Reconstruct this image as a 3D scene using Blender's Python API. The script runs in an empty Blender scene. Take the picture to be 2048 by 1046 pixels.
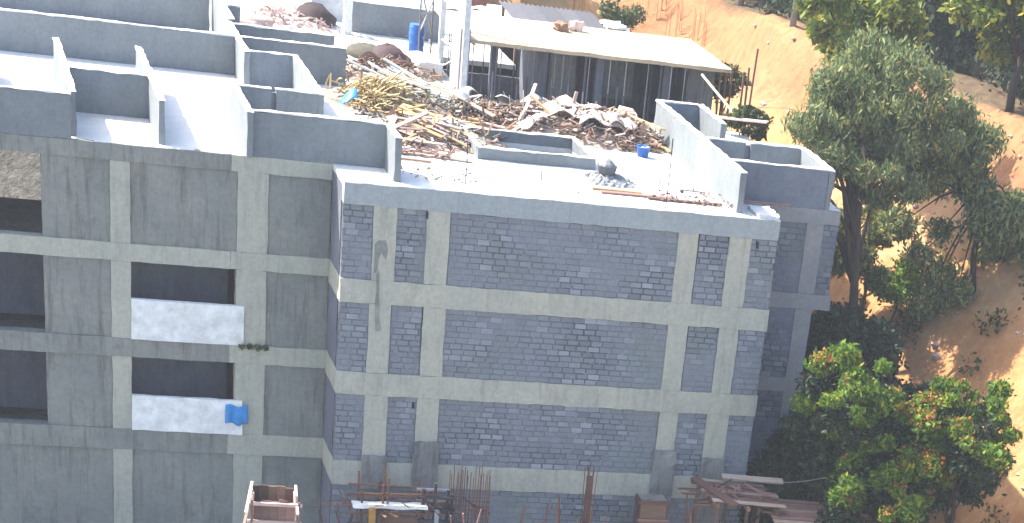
import bpy, math, random
import numpy as np
from mathutils import Vector, Matrix
R_ = math.radians
random.seed(7); NR = np.random.RandomState(11)
S = bpy.context.scene
COL = S.collection

# ---------------------------------------------------------------- camera
F, YAW, PITCH, ROLL = 4533.525, 0.466923, 0.547544, 0.198648
CAM = Vector((-12.6407, -74.8598, 17.3282)); CX, CY = 1803.16, 2083.70
fw = Vector((math.sin(YAW)*math.cos(PITCH), math.cos(YAW)*math.cos(PITCH), -math.sin(PITCH)))
r0 = Vector((math.cos(YAW), -math.sin(YAW), 0)); u0 = r0.cross(fw)
rt = math.cos(ROLL)*r0 + math.sin(ROLL)*u0; up = -math.sin(ROLL)*r0 + math.cos(ROLL)*u0
cd = bpy.data.cameras.new('camera'); cam = bpy.data.objects.new('camera', cd); COL.objects.link(cam)
M = Matrix((rt, up, -fw)).transposed().to_4x4(); M.translation = CAM
cam.matrix_world = M
cd.sensor_fit = 'HORIZONTAL'; cd.sensor_width = 36; cd.lens = F/2048*36
cd.shift_x = (1024-CX)/2048; cd.shift_y = (CY-523)/2048
cd.clip_start = 1; cd.clip_end = 3000
S.camera = cam

# ---------------------------------------------------------------- light
SUN = Vector((-0.57, 0.36, 0.74)).normalized()
w = bpy.data.worlds.new('World'); S.world = w; w.use_nodes = True
nt = w.node_tree; sky = nt.nodes.new('ShaderNodeTexSky'); sky.sky_type = 'NISHITA'; sky.sun_disc = False
sky.sun_elevation = math.asin(SUN.z); sky.sun_rotation = math.atan2(SUN.x, SUN.y)
sky.air_density = 1.0; sky.dust_density = 2.5; sky.ozone_density = 1.0
nt.links.new(sky.outputs[0], nt.nodes['Background'].inputs[0]); nt.nodes['Background'].inputs[1].default_value = 0.15
sl = bpy.data.lights.new('sun', 'SUN'); sl.energy = 3.7; sl.angle = R_(0.53); sl.color = (1, .95, .86)
so = bpy.data.objects.new('sun', sl); COL.objects.link(so)
so.rotation_euler = SUN.to_track_quat('Z', 'Y').to_euler(); so.location = (0, 0, 60)
S.view_settings.view_transform = 'Standard'; S.view_settings.look = 'None'
S.view_settings.exposure = 1.85; S.view_settings.gamma = 1; S.view_settings.use_curve_mapping = False

# ---------------------------------------------------------------- materials
def nodes(name):
    m = bpy.data.materials.new(name); m.use_nodes = True
    t = m.node_tree; b = t.nodes['Principled BSDF']; b.inputs['Roughness'].default_value = .9
    b.inputs['Specular IOR Level'].default_value = .25
    return m, t, b
def N(t, kind, **kw):
    n = t.nodes.new(kind)
    for k, v in kw.items():
        if hasattr(n, k): setattr(n, k, v)
        else: n.inputs[k.replace('_', ' ')].default_value = v
    return n
def ramp(t, src, stops):
    r = t.nodes.new('ShaderNodeValToRGB'); e = r.color_ramp.elements
    while len(e) < len(stops): e.new(.5)
    for el, (p, c) in zip(e, stops): el.position = p; el.color = (*c, 1) if len(c) == 3 else c
    t.links.new(src, r.inputs[0]); return r.outputs[0]
def mix(t, f, a, b, mode='MIX'):
    m = t.nodes.new('ShaderNodeMix'); m.data_type = 'RGBA'; m.blend_type = mode
    for v, i in ((f, 0), (a, 6), (b, 7)):
        if hasattr(v, 'links'): t.links.new(v, m.inputs[i])
        elif i == 0: m.inputs[0].default_value = v
        else: m.inputs[i].default_value = (*v, 1)
    return m.outputs[2]
def pos(t, scale=(1, 1, 1)):
    g = t.nodes.new('ShaderNodeNewGeometry'); mp = t.nodes.new('ShaderNodeMapping')
    mp.inputs['Scale'].default_value = scale; t.links.new(g.outputs['Position'], mp.inputs[0]); return mp.outputs[0]
def noise(t, vec, sc, det=4, rough=.6):
    n = t.nodes.new('ShaderNodeTexNoise'); n.inputs['Scale'].default_value = sc
    n.inputs['Detail'].default_value = det; n.inputs['Roughness'].default_value = rough
    t.links.new(vec, n.inputs['Vector']); return n.outputs[0]
def math_(t, op, a, b=None, clamp=False):
    m = t.nodes.new('ShaderNodeMath'); m.operation = op; m.use_clamp = clamp
    for v, i in ((a, 0), (b, 1)):
        if v is None: continue
        if hasattr(v, 'links'): t.links.new(v, m.inputs[i])
        else: m.inputs[i].default_value = v
    return m.outputs[0]
def rnd(t):
    g = t.nodes.new('ShaderNodeNewGeometry'); o = t.nodes.new('ShaderNodeObjectInfo')
    return math_(t, 'FRACT', math_(t, 'ADD', g.outputs['Random Per Island'], o.outputs['Random']))
def bump(t, b, h, s, d=.02):
    n = t.nodes.new('ShaderNodeBump'); n.inputs['Strength'].default_value = s; n.inputs['Distance'].default_value = d
    t.links.new(h, n.inputs['Height']); t.links.new(n.outputs[0], b.inputs['Normal'])

def concrete(name, lo, hi, stain=(.16, .145, .12), sa=.5, streak=.5, boards=True, patch=.5):
    m, t, b = nodes(name)
    p = pos(t); big = noise(t, p, .55, 5, .65); fine = noise(t, p, 7, 5, .7)
    c = ramp(t, big, [(.3, lo), (.68, hi)])
    st = noise(t, pos(t, (2.6, 2.6, .28)), 1.6, 5, .7)
    c = mix(t, math_(t, 'MULTIPLY', ramp(t, st, [(.50, (0, 0, 0)), (.72, (1, 1, 1))]), streak), c, stain)
    sp = noise(t, p, 2.3, 6, .72)
    c = mix(t, math_(t, 'MULTIPLY', ramp(t, sp, [(.58, (0, 0, 0)), (.70, (1, 1, 1))]), sa*patch), c, stain)
    c = mix(t, .35, c, ramp(t, fine, [(.35, (.55, .55, .55)), (.65, (1, 1, 1))]), 'MULTIPLY')
    rust = noise(t, pos(t, (3.5, 3.5, .22)), 1.3, 6, .75)
    c = mix(t, math_(t, 'MULTIPLY', ramp(t, rust, [(.60, (0, 0, 0)), (.74, (1, 1, 1))]), .35*streak), c, (.24, .16, .10))
    sp2 = t.nodes.new('ShaderNodeSeparateXYZ'); t.links.new(p, sp2.inputs[0])
    wv_ = math_(t, 'PINGPONG', math_(t, 'ADD', sp2.outputs[0], math_(t, 'MULTIPLY', big, .12)), .61)
    c = mix(t, .25, c, ramp(t, wv_, [(0, (.62, .60, .58)), (.022, (1, 1, 1))]), 'MULTIPLY') if boards else c
    t.links.new(c, b.inputs['Base Color'])
    bump(t, b, fine, .5, .02); return m
CONC = concrete('cast_concrete', (.35, .35, .295), (.43, .42, .335), sa=.4, streak=.35)
CONC_TOP = concrete('pale_cast_concrete', (.28, .315, .32), (.33, .36, .355), stain=(.25, .26, .25), sa=.3, streak=.3)
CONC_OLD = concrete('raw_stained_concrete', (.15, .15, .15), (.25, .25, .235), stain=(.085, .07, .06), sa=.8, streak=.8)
ROOF = concrete('dusty_roof_slab', (.58, .57, .54), (.72, .71, .68), stain=(.36, .32, .26), sa=.4, streak=.01, boards=False)
PARA = concrete('plastered_parapet', (.15, .168, .178), (.205, .225, .235), stain=(.12, .13, .145), sa=.4, boards=False, streak=.4)
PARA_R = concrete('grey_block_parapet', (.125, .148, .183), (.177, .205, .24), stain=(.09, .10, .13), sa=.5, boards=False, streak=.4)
DARKC = concrete('shade_toned_concrete', (.10, .11, .15), (.17, .175, .20), stain=(.07, .07, .08), sa=.5, streak=.5)  # shade of covered floor, slots and recesses put into a darker colour
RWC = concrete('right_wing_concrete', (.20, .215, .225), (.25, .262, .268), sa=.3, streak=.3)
LEFTW = concrete('left_wing_rendered_wall', (.175, .185, .172), (.26, .262, .228), stain=(.11, .105, .095), sa=.9, streak=.9)

def block_mat(name, base, light, dark, amp=1.0):
    m, t, b = nodes(name); p = pos(t); r = rnd(t)
    zone = ramp(t, noise(t, p, .42, 3, .55), [(.40, (.12,)*3), (.60, (1, 1, 1))])
    body = ramp(t, noise(t, p, .8, 4, .6), [(.3, base), (.7, tuple(x*1.16 for x in base))])
    c1 = ramp(t, r, [(.0, dark), (.35, base), (.72, base), (.9, light), (1, tuple(x*1.12 for x in light))])
    c = mix(t, math_(t, 'MULTIPLY', zone, amp), body, c1)
    gr = ramp(t, noise(t, p, .33, 2), [(.50, (0, 0, 0)), (.66, (1, 1, 1))])
    c = mix(t, math_(t, 'MULTIPLY', gr, .45), c, (.17, .20, .17))
    dab = noise(t, pos(t, (1, 1, 1.8)), 4.2, 5, .75)
    c = mix(t, math_(t, 'MULTIPLY', ramp(t, dab, [(.57, (0, 0, 0)), (.68, (1, 1, 1))]), .5), c, light)
    drk = noise(t, pos(t, (1, 1, .5)), 1.7, 5, .7)
    c = mix(t, math_(t, 'MULTIPLY', ramp(t, drk, [(.56, (0, 0, 0)), (.72, (1, 1, 1))]), .35), c, dark)
    c = mix(t, .5, c, ramp(t, noise(t, p, 14, 4, .7), [(.3, (.62, .62, .62)), (.65, (1, 1, 1))]), 'MULTIPLY')
    t.links.new(c, b.inputs['Base Color']); bump(t, b, noise(t, p, 22, 3, .7), .5, .01); return m
BLOCK = block_mat('concrete_block', (.188, .203, .222), (.29, .315, .34), (.13, .142, .165), .75)
BLOCK_R = block_mat('concrete_block_shaded_wing', (.118, .138, .175), (.19, .215, .255), (.09, .105, .135), .8)  # right wing's shade put into a darker copy of the block colour
def mortar():
    m, t, b = nodes('block_mortar'); p = pos(t)
    z = noise(t, p, .42, 3, .55)
    c = ramp(t, z, [(.38, (.17, .19, .225)), (.52, (.11, .122, .145)), (.62, (.07, .078, .095))])
    c = mix(t, math_(t, 'MULTIPLY', ramp(t, noise(t, p, 5, 4), [(.55, (0, 0, 0)), (.66, (1, 1, 1))]), .6), c, (.30, .31, .32))
    t.links.new(c, b.inputs['Base Color']); return m
MORTAR = mortar()

def flat(name, c, var=.25, rough=.85, scale=3, metal=0, stretch=(1, 1, 1), c2=None):
    m, t, b = nodes(name); r = rnd(t); b.inputs['Roughness'].default_value = rough; b.inputs['Metallic'].default_value = metal
    c2 = c2 or tuple(x*(1-var*1.6) for x in c)
    base = ramp(t, r, [(0, c2), (1, tuple(min(.85, x*(1+var)) for x in c))])
    tc = t.nodes.new('ShaderNodeTexCoord'); mp = t.nodes.new('ShaderNodeMapping'); mp.inputs['Scale'].default_value = stretch
    t.links.new(tc.outputs['Object'], mp.inputs[0])
    n = noise(t, mp.outputs[0], scale, 5, .65)
    cc = mix(t, .65, base, ramp(t, n, [(.3, (.5, .48, .46)), (.68, (1, 1, 1))]), 'MULTIPLY')
    t.links.new(cc, b.inputs['Base Color']); bump(t, b, n, .3, .01); return m
WOOD_GREY = flat('weathered_timber', (.38, .30, .235), .35, stretch=(.6, 8, 8))
WOOD_BROWN = flat('dark_brown_timber', (.20, .12, .082), .4, stretch=(.6, 8, 8))
WOOD_TAN = flat('fresh_tan_timber', (.50, .33, .16), .25, stretch=(.6, 8, 8))
WOOD_PINK = flat('pinkish_plywood', (.52, .38, .33), .25, scale=2)
WOOD_RED = flat('mauve_stained_timber', (.25, .14, .115), .3, stretch=(.6, 8, 8))
PALE = flat('pale_grey_sheet', (.42, .45, .46), .25, scale=2)
BAG = flat('pink_paper_sacking', (.60, .47, .42), .15, scale=5)
CREAM = flat('cream_sheet', (.60, .54, .42), .15, scale=3)
STEEL_W = flat('white_painted_steel', (.72, .73, .72), .08, .5, 4)
RUST = flat('rusty_steel', (.17, .085, .055), .3, .8, 9)
DARKST = flat('dark_steel', (.045, .042, .05), .3, .6, 6)
PROP = flat('grey_steel_prop', (.30, .28, .29), .4, .6, 6)
OCHRE = flat('ochre_painted_timber', (.42, .22, .05), .15, .7, 4)
BLUE = flat('blue_plastic', (.02, .115, .42), .06, .4, 3)
BLUE_L = flat('light_blue_plastic', (.03, .26, .62), .06, .4, 3)
LUMP = flat('dark_grey_lump', (.13, .135, .15), .2, .9, 4)
CEM = flat('grey_cement_heap', (.27, .275, .28), .1, .95, 5)
HUMP = flat('purple_brown_tarpaulin', (.06, .035, .038), .2, .8, 4)
STRAW = flat('straw_bamboo', (.56, .43, .22), .45, .8, 5)
HAY = flat('olive_scrap_reed', (.30, .28, .20), .5, .85, 5)
TANTOP = flat('tan_shuttering_top', (.50, .385, .25), .1, .9, 1.2)
BAR_O = flat('orange_rusted_bar', (.42, .20, .09), .2, .8, 9)
WHITEP = flat('white_paint', (.80, .81, .78), .03, .7, 3)
DARKIN = flat('dark_interior', (.03, .03, .04), .2, .9, 3)
SHEET = flat('dark_grey_roof_sheet', (.05, .05, .06), .25, .6, 3)
RED = flat('faded_red_cloth', (.36, .14, .12), .2, .8, 5)
ROPE = flat('pale_rope', (.25, .27, .25), .1, .8, 5)
GREENC = flat('pale_green_cloth', (.45, .58, .50), .1, .8, 4)

def soil():
    m, t, b = nodes('orange_laterite_soil'); p = pos(t)
    a = noise(t, p, .18, 6, .65); f = noise(t, p, 2.2, 6, .7)
    c = ramp(t, a, [(.3, (.38, .18, .065)), (.5, (.45, .25, .105)), (.68, (.52, .33, .165)), (.8, (.45, .35, .22))])
    c = mix(t, .6, c, ramp(t, f, [(.3, (.55, .5, .45)), (.62, (1, 1, 1))]), 'MULTIPLY')
    st = noise(t, pos(t, (2.2, 2.2, .15)), 1.2, 4, .7)      # run-off streaks down the cut bank
    nz = t.nodes.new('ShaderNodeNewGeometry'); sx = t.nodes.new('ShaderNodeSeparateXYZ'); t.links.new(nz.outputs['True Normal'], sx.inputs[0])
    steep = math_(t, 'SUBTRACT', 1, ramp(t, sx.outputs[2], [(.45, (0, 0, 0)), (.85, (1, 1, 1))]))
    c = mix(t, math_(t, 'MULTIPLY', steep, ramp(t, st, [(.4, (.1, .1, .1)), (.62, (1, 1, 1))])), c, (.34, .125, .045))
    gul = noise(t, pos(t, (1, .35, 1)), 1.1, 7, .75)
    c = mix(t, math_(t, 'MULTIPLY', ramp(t, gul, [(.56, (0, 0, 0)), (.66, (1, 1, 1))]), .25), c, (.30, .18, .09))
    sp = t.nodes.new('ShaderNodeSeparateXYZ'); g = t.nodes.new('ShaderNodeNewGeometry'); t.links.new(g.outputs['Position'], sp.inputs[0])
    tt = math_(t, 'ADD', math_(t, 'MULTIPLY', sp.outputs[0], .97), math_(t, 'MULTIPLY', sp.outputs[1], .24))
    bk = ramp(t, math_(t, 'MULTIPLY', math_(t, 'SUBTRACT', math_(t, 'ADD', tt, math_(t, 'MULTIPLY', a, 3)), 30.2), .4, True), [(0, (0, 0, 0)), (1, (1, 1, 1))])
    c = mix(t, math_(t, 'MULTIPLY', bk, .8), c, ramp(t, st, [(.35, (.19, .075, .032)), (.6, (.30, .145, .065))]))     # redder subsoil in the cut bank
    bounce_grey = ramp(t, math_(t, 'MULTIPLY', math_(t, 'SUBTRACT', 21.5, tt), .5, True), [(0, (0, 0, 0)), (1, (1, 1, 1))])
    c = mix(t, bounce_grey, c, ramp(t, f, [(.35, (.13, .125, .115)), (.6, (.25, .245, .225))]))     # ground greyed round the block to cut its orange bounce light
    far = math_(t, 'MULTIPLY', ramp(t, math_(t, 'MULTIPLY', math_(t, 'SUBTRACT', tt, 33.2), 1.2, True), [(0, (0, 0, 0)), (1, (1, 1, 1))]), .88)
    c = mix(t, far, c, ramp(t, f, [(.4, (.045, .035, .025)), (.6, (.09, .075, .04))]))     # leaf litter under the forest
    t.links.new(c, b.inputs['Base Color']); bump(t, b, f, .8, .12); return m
SOIL = soil()
def leafm(name, stops, tr=.35):
    m, t, b = nodes(name); b.inputs['Roughness'].default_value = .6
    g = t.nodes.new('ShaderNodeNewGeometry')
    c = ramp(t, g.outputs['Random Per Island'], stops)
    cl = noise(t, pos(t), .9, 2); c = mix(t, .55, c, ramp(t, cl, [(.35, (.45, .5, .5)), (.65, (1, 1, 1))]), 'MULTIPLY')
    t.links.new(c, b.inputs['Base Color'])
    td = t.nodes.new('ShaderNodeBsdfTranslucent'); t.links.new(c, td.inputs[0])
    mx = t.nodes.new('ShaderNodeMixShader'); mx.inputs[0].default_value = tr
    t.links.new(b.outputs[0], mx.inputs[1]); t.links.new(td.outputs[0], mx.inputs[2])
    t.links.new(mx.outputs[0], t.nodes['Material Output'].inputs[0]); return m
LEAF_GREY = leafm('feathery_grey_green_leaves', [(0, (.06, .095, .04)), (.5, (.155, .205, .085)), (.85, (.27, .31, .11)), (1, (.46, .36, .10))])
LEAF_YEL = leafm('yellow_green_leaves', [(0, (.07, .12, .025)), (.5, (.17, .24, .035)), (.85, (.33, .33, .04)), (1, (.48, .36, .05))])
LEAF_BRIGHT = leafm('bright_green_leaves', [(0, (.03, .09, .012)), (.5, (.10, .22, .02)), (.85, (.26, .32, .03)), (1, (.40, .36, .04))], .45)
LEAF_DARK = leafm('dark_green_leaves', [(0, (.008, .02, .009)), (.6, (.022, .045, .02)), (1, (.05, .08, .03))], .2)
LEAF_MID = leafm('mid_green_leaves', [(0, (.025, .045, .015)), (.5, (.07, .10, .03)), (1, (.17, .18, .06))], .3)
FLOWER = leafm('orange_red_blossom', [(0, (.40, .10, .04)), (.6, (.62, .22, .05)), (1, (.70, .40, .08))], .3)
BARK = flat('dark_bark', (.055, .045, .038), .2, .95, 4, stretch=(1, 1, .3))
BARK_P = flat('pale_bark', (.24, .24, .23), .2, .9, 4, stretch=(1, 1, .3))

# ---------------------------------------------------------------- mesh helpers
class MB:
    def __init__(s): s.v = []; s.f = []
    def add(s, vs, fs):
        o = len(s.v); s.v += [tuple(v) for v in vs]; s.f += [tuple(i+o for i in f) for f in fs]; return s
    def box(s, x0, x1, y0, y1, z0, z1):
        return s.add([(x0,y0,z0),(x1,y0,z0),(x1,y1,z0),(x0,y1,z0),(x0,y0,z1),(x1,y0,z1),(x1,y1,z1),(x0,y1,z1)],
                     [(0,3,2,1),(4,5,6,7),(0,1,5,4),(1,2,6,5),(2,3,7,6),(3,0,4,7)])
    def bar(s, a, b, w, h, upv=(0, 0, 1)):
        a, b = Vector(a), Vector(b); d = (b-a).normalized(); u = Vector(upv)
        if abs(d.dot(u)) > .98: u = Vector((1, 0, 0))
        r = d.cross(u).normalized()*w/2; u = r.cross(d).normalized()*h/2
        return s.add([a-r-u, a+r-u, a+r+u, a-r+u, b-r-u, b+r-u, b+r+u, b-r+u],
                     [(0,1,2,3),(7,6,5,4),(0,4,5,1),(1,5,6,2),(2,6,7,3),(3,7,4,0)])
    def tube(s, pts, rads, n=6):
        pts = [Vector(p) for p in pts]; o = len(s.v)
        if not hasattr(rads, '__len__'): rads = [rads]*len(pts)
        for i, p in enumerate(pts):
            d = (pts[min(i+1, len(pts)-1)]-pts[max(i-1, 0)]).normalized()
            a = Vector((0, 0, 1)) if abs(d.z) < .9 else Vector((1, 0, 0))
            x = d.cross(a).normalized(); y = d.cross(x)
            for k in range(n):
                t = 2*math.pi*k/n; s.v.append(tuple(p + (x*math.cos(t)+y*math.sin(t))*rads[i]))
        for i in range(len(pts)-1):
            for k in range(n):
                s.f.append((o+i*n+k, o+i*n+(k+1) % n, o+(i+1)*n+(k+1) % n, o+(i+1)*n+k))
        s.f.append(tuple(o+k for k in range(n))[::-1]); s.f.append(tuple(o+(len(pts)-1)*n+k for k in range(n))); return s
    def lathe(s, prof, c=(0, 0, 0), n=20):
        o = len(s.v)
        for r, z in prof:
            for k in range(n):
                t = 2*math.pi*k/n; s.v.append((c[0]+r*math.cos(t), c[1]+r*math.sin(t), c[2]+z))
        for i in range(len(prof)-1):
            for k in range(n):
                s.f.append((o+i*n+k, o+i*n+(k+1) % n, o+(i+1)*n+(k+1) % n, o+(i+1)*n+k))
        s.f.append(tuple(o+k for k in range(n))[::-1]); s.f.append(tuple(o+(len(prof)-1)*n+k for k in range(n))); return s
    def rough(s, x0, x1, y0, y1, z0, z1, amp=.012, seg=.35):
        """box divided along its faces with worn, slightly uneven edges"""
        L = (x1-x0, y1-y0, z1-z0); n = [max(1, min(60, int(l/seg))) for l in L]
        idx = {}; o = len(s.v); rs = NR
        def vid(i, j, k):
            q = (i, j, k)
            if q not in idx:
                idx[q] = len(s.v); e = (i in (0, n[0]))+(j in (0, n[1]))+(k in (0, n[2]))
                a = amp*(1.0 if e >= 2 else .35); d = (rs.rand(3)-.5)*2*a
                s.v.append((x0+L[0]*i/n[0]+d[0], y0+L[1]*j/n[1]+d[1], z0+L[2]*k/n[2]+d[2]))
            return idx[q]
        for i in range(n[0]):
            for j in range(n[1]):
                s.f.append((vid(i,j,0), vid(i,j+1,0), vid(i+1,j+1,0), vid(i+1,j,0))); s.f.append((vid(i,j,n[2]), vid(i+1,j,n[2]), vid(i+1,j+1,n[2]), vid(i,j+1,n[2])))
        for i in range(n[0]):
            for k in range(n[2]):
                s.f.append((vid(i,0,k), vid(i+1,0,k), vid(i+1,0,k+1), vid(i,0,k+1))); s.f.append((vid(i,n[1],k), vid(i,n[1],k+1), vid(i+1,n[1],k+1), vid(i+1,n[1],k)))
        for j in range(n[1]):
            for k in range(n[2]):
                s.f.append((vid(0,j,k), vid(0,j,k+1), vid(0,j+1,k+1), vid(0,j+1,k))); s.f.append((vid(n[0],j,k), vid(n[0],j+1,k), vid(n[0],j+1,k+1), vid(n[0],j,k+1)))
        return s
    def mesh(s, name, mat, smooth=False):
        me = bpy.data.meshes.new(name); me.from_pydata(s.v, [], s.f)
        for m in (mat if isinstance(mat, (list, tuple)) else [mat]): me.materials.append(m)
        if smooth: me.polygons.foreach_set('use_smooth', [True]*len(me.polygons))
        me.update(); return me
    def obj(s, name, mat, parent=None, loc=None, smooth=False):
        return link(s.mesh(name, mat, smooth), name, parent, loc)
def link(me, name, parent=None, loc=None):
    o = bpy.data.objects.new(name, me); COL.objects.link(o)
    if parent: o.parent = parent
    if loc is not None: o.location = loc
    return o
def tag(o, label=None, cat=None, group=None, kind=None):
    for k, v in (('label', label), ('category', cat), ('group', group), ('kind', kind)):
        if v: o[k] = v
    return o
def empty(name, loc=(0, 0, 0), rz=0, **kw):
    o = bpy.data.objects.new(name, None); COL.objects.link(o); o.location = loc; o.rotation_euler.z = rz
    return tag(o, **kw)
def copy_tree(o, parent=None):
    c = o.copy(); COL.objects.link(c); c.parent = parent
    for ch in list(o.children): copy_tree(ch, c)
    return c

# ---------------------------------------------------------------- terrain
def sm(a, b, x): x = min(1, max(0, (x-a)/(b-a))); return x*x*(3-2*x)
def hgt(x, y):
    t = .97*x+.24*y
    wob = .5*math.sin(x*.31+y*.23)+.35*math.sin(y*.57-x*.2)
    h = -13 + 9.8*sm(18.5, 29.5, t) + 1.6*sm(27, 31.5, t) + 2.6*sm(31.6+.5*math.sin(y*.35), 33.3+.5*math.sin(y*.35), t) + .10*max(0, t-34)
    h += (wob*.35+.12*math.sin(x*1.7+y*1.1))*sm(18, 24, t)
    b = -13 + 12.6*sm(30, 46, y) + .03*max(0, y-46)          # ground behind the block
    return max(h, b) if h < b else h
def axis(lo, hi, a, b, fine, coarse):
    v = []; x = lo
    while x < hi: v.append(x); x += fine if a < x < b else coarse
    v.append(hi); return v
xs = axis(-900, 1500, -24, 60, .6, 30); ys = axis(-150, 2000, -18, 75, .6, 35)
V = [(x, y, hgt(x, y)+(random.uniform(-.06, .06))) for y in ys for x in xs]; nx = len(xs)
g = MB(); g.v = V; g.f = [(j*nx+i, j*nx+i+1, (j+1)*nx+i+1, (j+1)*nx+i) for j in range(len(ys)-1) for i in range(nx-1)]
tag(g.obj('ground', SOIL, smooth=True), kind='structure')

# ---------------------------------------------------------------- the building
B = empty('apartment_block', (0, 0, 0), label='unfinished four storey grey concrete and block apartment building filling the photo', cat='building')
def part(name, mat, *b, amp=.012, seg=.35, label=None, parent=B):
    o = MB().rough(*b, amp=amp, seg=seg).obj(name, mat, parent)
    if label: o['label'] = label
    return o
BW, BH = .395, .1955
blk = MB()
blk.add([(0.008,0,.010),(.387,0,.010),(.387,0,.184),(.008,0,.184),(.0,.012,.0),(.395,.012,0),(.395,.012,.192),(0,.012,.192),(0,.07,0),(.395,.07,0),(.395,.07,.192),(0,.07,.192)],
        [(0,1,2,3),(4,5,1,0),(5,6,2,1),(6,7,3,2),(7,4,0,3),(8,9,5,4),(9,10,6,5),(10,11,7,6),(11,8,4,7)])
BLK = {BLOCK: blk.mesh('block', BLOCK), BLOCK_R: blk.mesh('block', BLOCK_R)}
budget = [300]
def wall(x0, x1, z0, z1, y, mat=BLOCK, single=False, relief=.022, thick=.2):
    iw = MB().box(x0, x1, y, y+thick, z0, z1).obj('infill_wall', MORTAR, B)
    from mathutils import noise as mn
    rows = max(1, round((z1-z0)/BH)); rh = (z1-z0)/rows; rest = MB()
    for r in range(rows):
        z = z0+r*rh; off = (-.5 if r % 2 else 0)*BW - .12*(r % 3 == 1)
        x = x0+off
        while x < x1-.03:
            a, b = max(x, x0)+.006, min(x+BW+.012, x1)-.006; x += BW+.012
            if b-a < .05: continue
            zn = mn.noise(Vector((a*.55+3, z*.85, y*3+1.7)))+.4*mn.noise(Vector((a*1.7, z*2.2, 5)))+.05
            gp = .0 if zn < -.05 else min(.030, (zn+.05)*.13)*random.uniform(.6, 1.3)      # raked-out joints in some patches, smeared in others
            if zn < -.05 and random.random() < .35: a -= .006; b += .005
            a += gp*.6; b -= gp*.6
            d = relief*random.uniform(.35, 1.35)*(.35 if zn < -.05 else 1.25); jz = random.uniform(-.004, .004)+gp*.4
            sx, sz = (b-a)/.395, (rh-.010-gp+random.uniform(-.003, .004))/.192
            if single and budget[0] > 0:
                budget[0] -= 1
                o = link(BLK[mat], 'block', iw, (a, y-d, z+.004+jz)); o.scale = (sx, 1, sz)
            else:
                rest.add([(a+p[0]*sx, y-d+p[1], z+.004+jz+p[2]*sz) for p in blk.v], blk.f)
    if rest.v: tag(rest.obj('block_masonry', mat, iw), kind='stuff')
    return iw
ZB = [(-.66, 0.0), (-3.72, -2.98), (-6.72, -5.98), (-9.80, -8.98)]      # ring beams, bottom and top
COLX = [(.95, 1.66), (2.66, 3.40), (11.02, 11.72), (12.80, 13.54)]
W = 14.5
# front block: beams
part('beam', CONC_TOP, 0, W, -.035, .45, ZB[0][0], -.004, amp=.016)
for z0, z1 in ZB[1:]: part('beam', CONC, -.02 if z0 > -9 else -.03, W+.02, -.045, .4, z0, z1, amp=.016)
zc = [(-2.98, -.66), (-5.98, -3.72), (-8.98, -6.72), (-13.0, -9.80)]
for fl, (z0, z1) in enumerate(zc):
    for x0, x1 in COLX:
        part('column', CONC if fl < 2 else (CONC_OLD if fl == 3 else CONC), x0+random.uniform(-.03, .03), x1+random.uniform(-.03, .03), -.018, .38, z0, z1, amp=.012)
    xe = [0]+[v for c in COLX for v in c]+[W]
    spans = [(xe[i], xe[i+1]) for i in range(0, len(xe), 2)]
    order = [2, 0, 1, 3, 4]
    for i in order:
        a, b = spans[i]; wall(a, b, z0, z1, .03 if i != 1 else .05, single=True)
# raw lower columns standing in front of the lowest beam
for (x0, x1), zt in zip(COLX, (-8.75, -8.2, -8.1, -8.3)):
    part('column_casing', CONC_OLD, x0-.04, x1+.05, -.16, -.05, -9.9, zt, amp=.03, seg=.2, label='dark stained lower column face with rough edges')
# solid interior of the front block and roof slab with its opening
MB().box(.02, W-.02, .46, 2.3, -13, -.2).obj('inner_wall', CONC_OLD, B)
O = (5.35, 9.15, 5.05, 7.75)
def slab(name, mat, x0, x1, y0, y1, z1=0, th=.18): return part(name, mat, x0, x1, y0, y1, z1-th, z1, amp=.012, seg=.6)
slab('roof_slab', ROOF, .0, W, .03, O[2]); slab('roof_slab', ROOF, -3.2, O[0], O[2], 15.3)
slab('roof_slab', ROOF, O[1], 17.4, O[2], 13.7); slab('roof_slab', ROOF, O[0], O[1], O[3], 13.7); slab('roof_slab', ROOF, O[0], 6.9, 13.7, 15.3); slab('roof_slab', ROOF, W, 17.45, 2.24, O[2]); slab('roof_slab', ROOF, -3.2, 0, 2.24, O[2])
part('slab_edge', ROOF, 13.72, 14.46, .05, 1.3, .001, .13, amp=.03, seg=.2, label='broken sunlit raised edge at the slab corner')
MB().box(-3.1, 6.9, 15.0, 15.3, -13, -.18).obj('inner_wall', CONC_OLD, B)
MB().box(.0, W, 3.0, 15.0, -2.9, -2.7).obj('floor_slab', CONC_OLD, B)
# beam ends bridging to the wings
for z0, z1 in ZB[1:]:
    part('beam', CONC, -.02, .22, .4, 2.2, z0, z1); part('beam', CONC, W-.22, W+.02, .4, 2.2, z0, z1)
part('side_wall', DARKC, .0, .2, .45, 2.3, -13, -.18); part('side_wall', PARA_R, W-.2, W, .45, 2.3, -13, -.18)  # left side wall: deep shade of the recess put into its colour
# curb around the roof opening
def para(x0, x1, y0, y1, z0, z1, mat=PARA, name='parapet_wall', cap=True, amp=.02):
    o = part(name, mat, x0, x1, y0, y1, z0, z1, amp=amp)
    if cap: part('coping', ROOF, x0-.012, x1+.012, y0-.012, y1+.012, z1+.003, z1+.035, amp=.022, parent=o, seg=.3)
    return o
para(5.2, 9.3, 4.88, 5.05, .001, .36, name='opening_curb'); para(5.2, 9.3, 7.75, 7.92, .001, .36, name='opening_curb')
para(5.2, 5.35, 5.05, 7.75, .001, .36, name='opening_curb'); para(9.15, 9.3, 5.05, 7.75, .001, .36, name='opening_curb')
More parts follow.
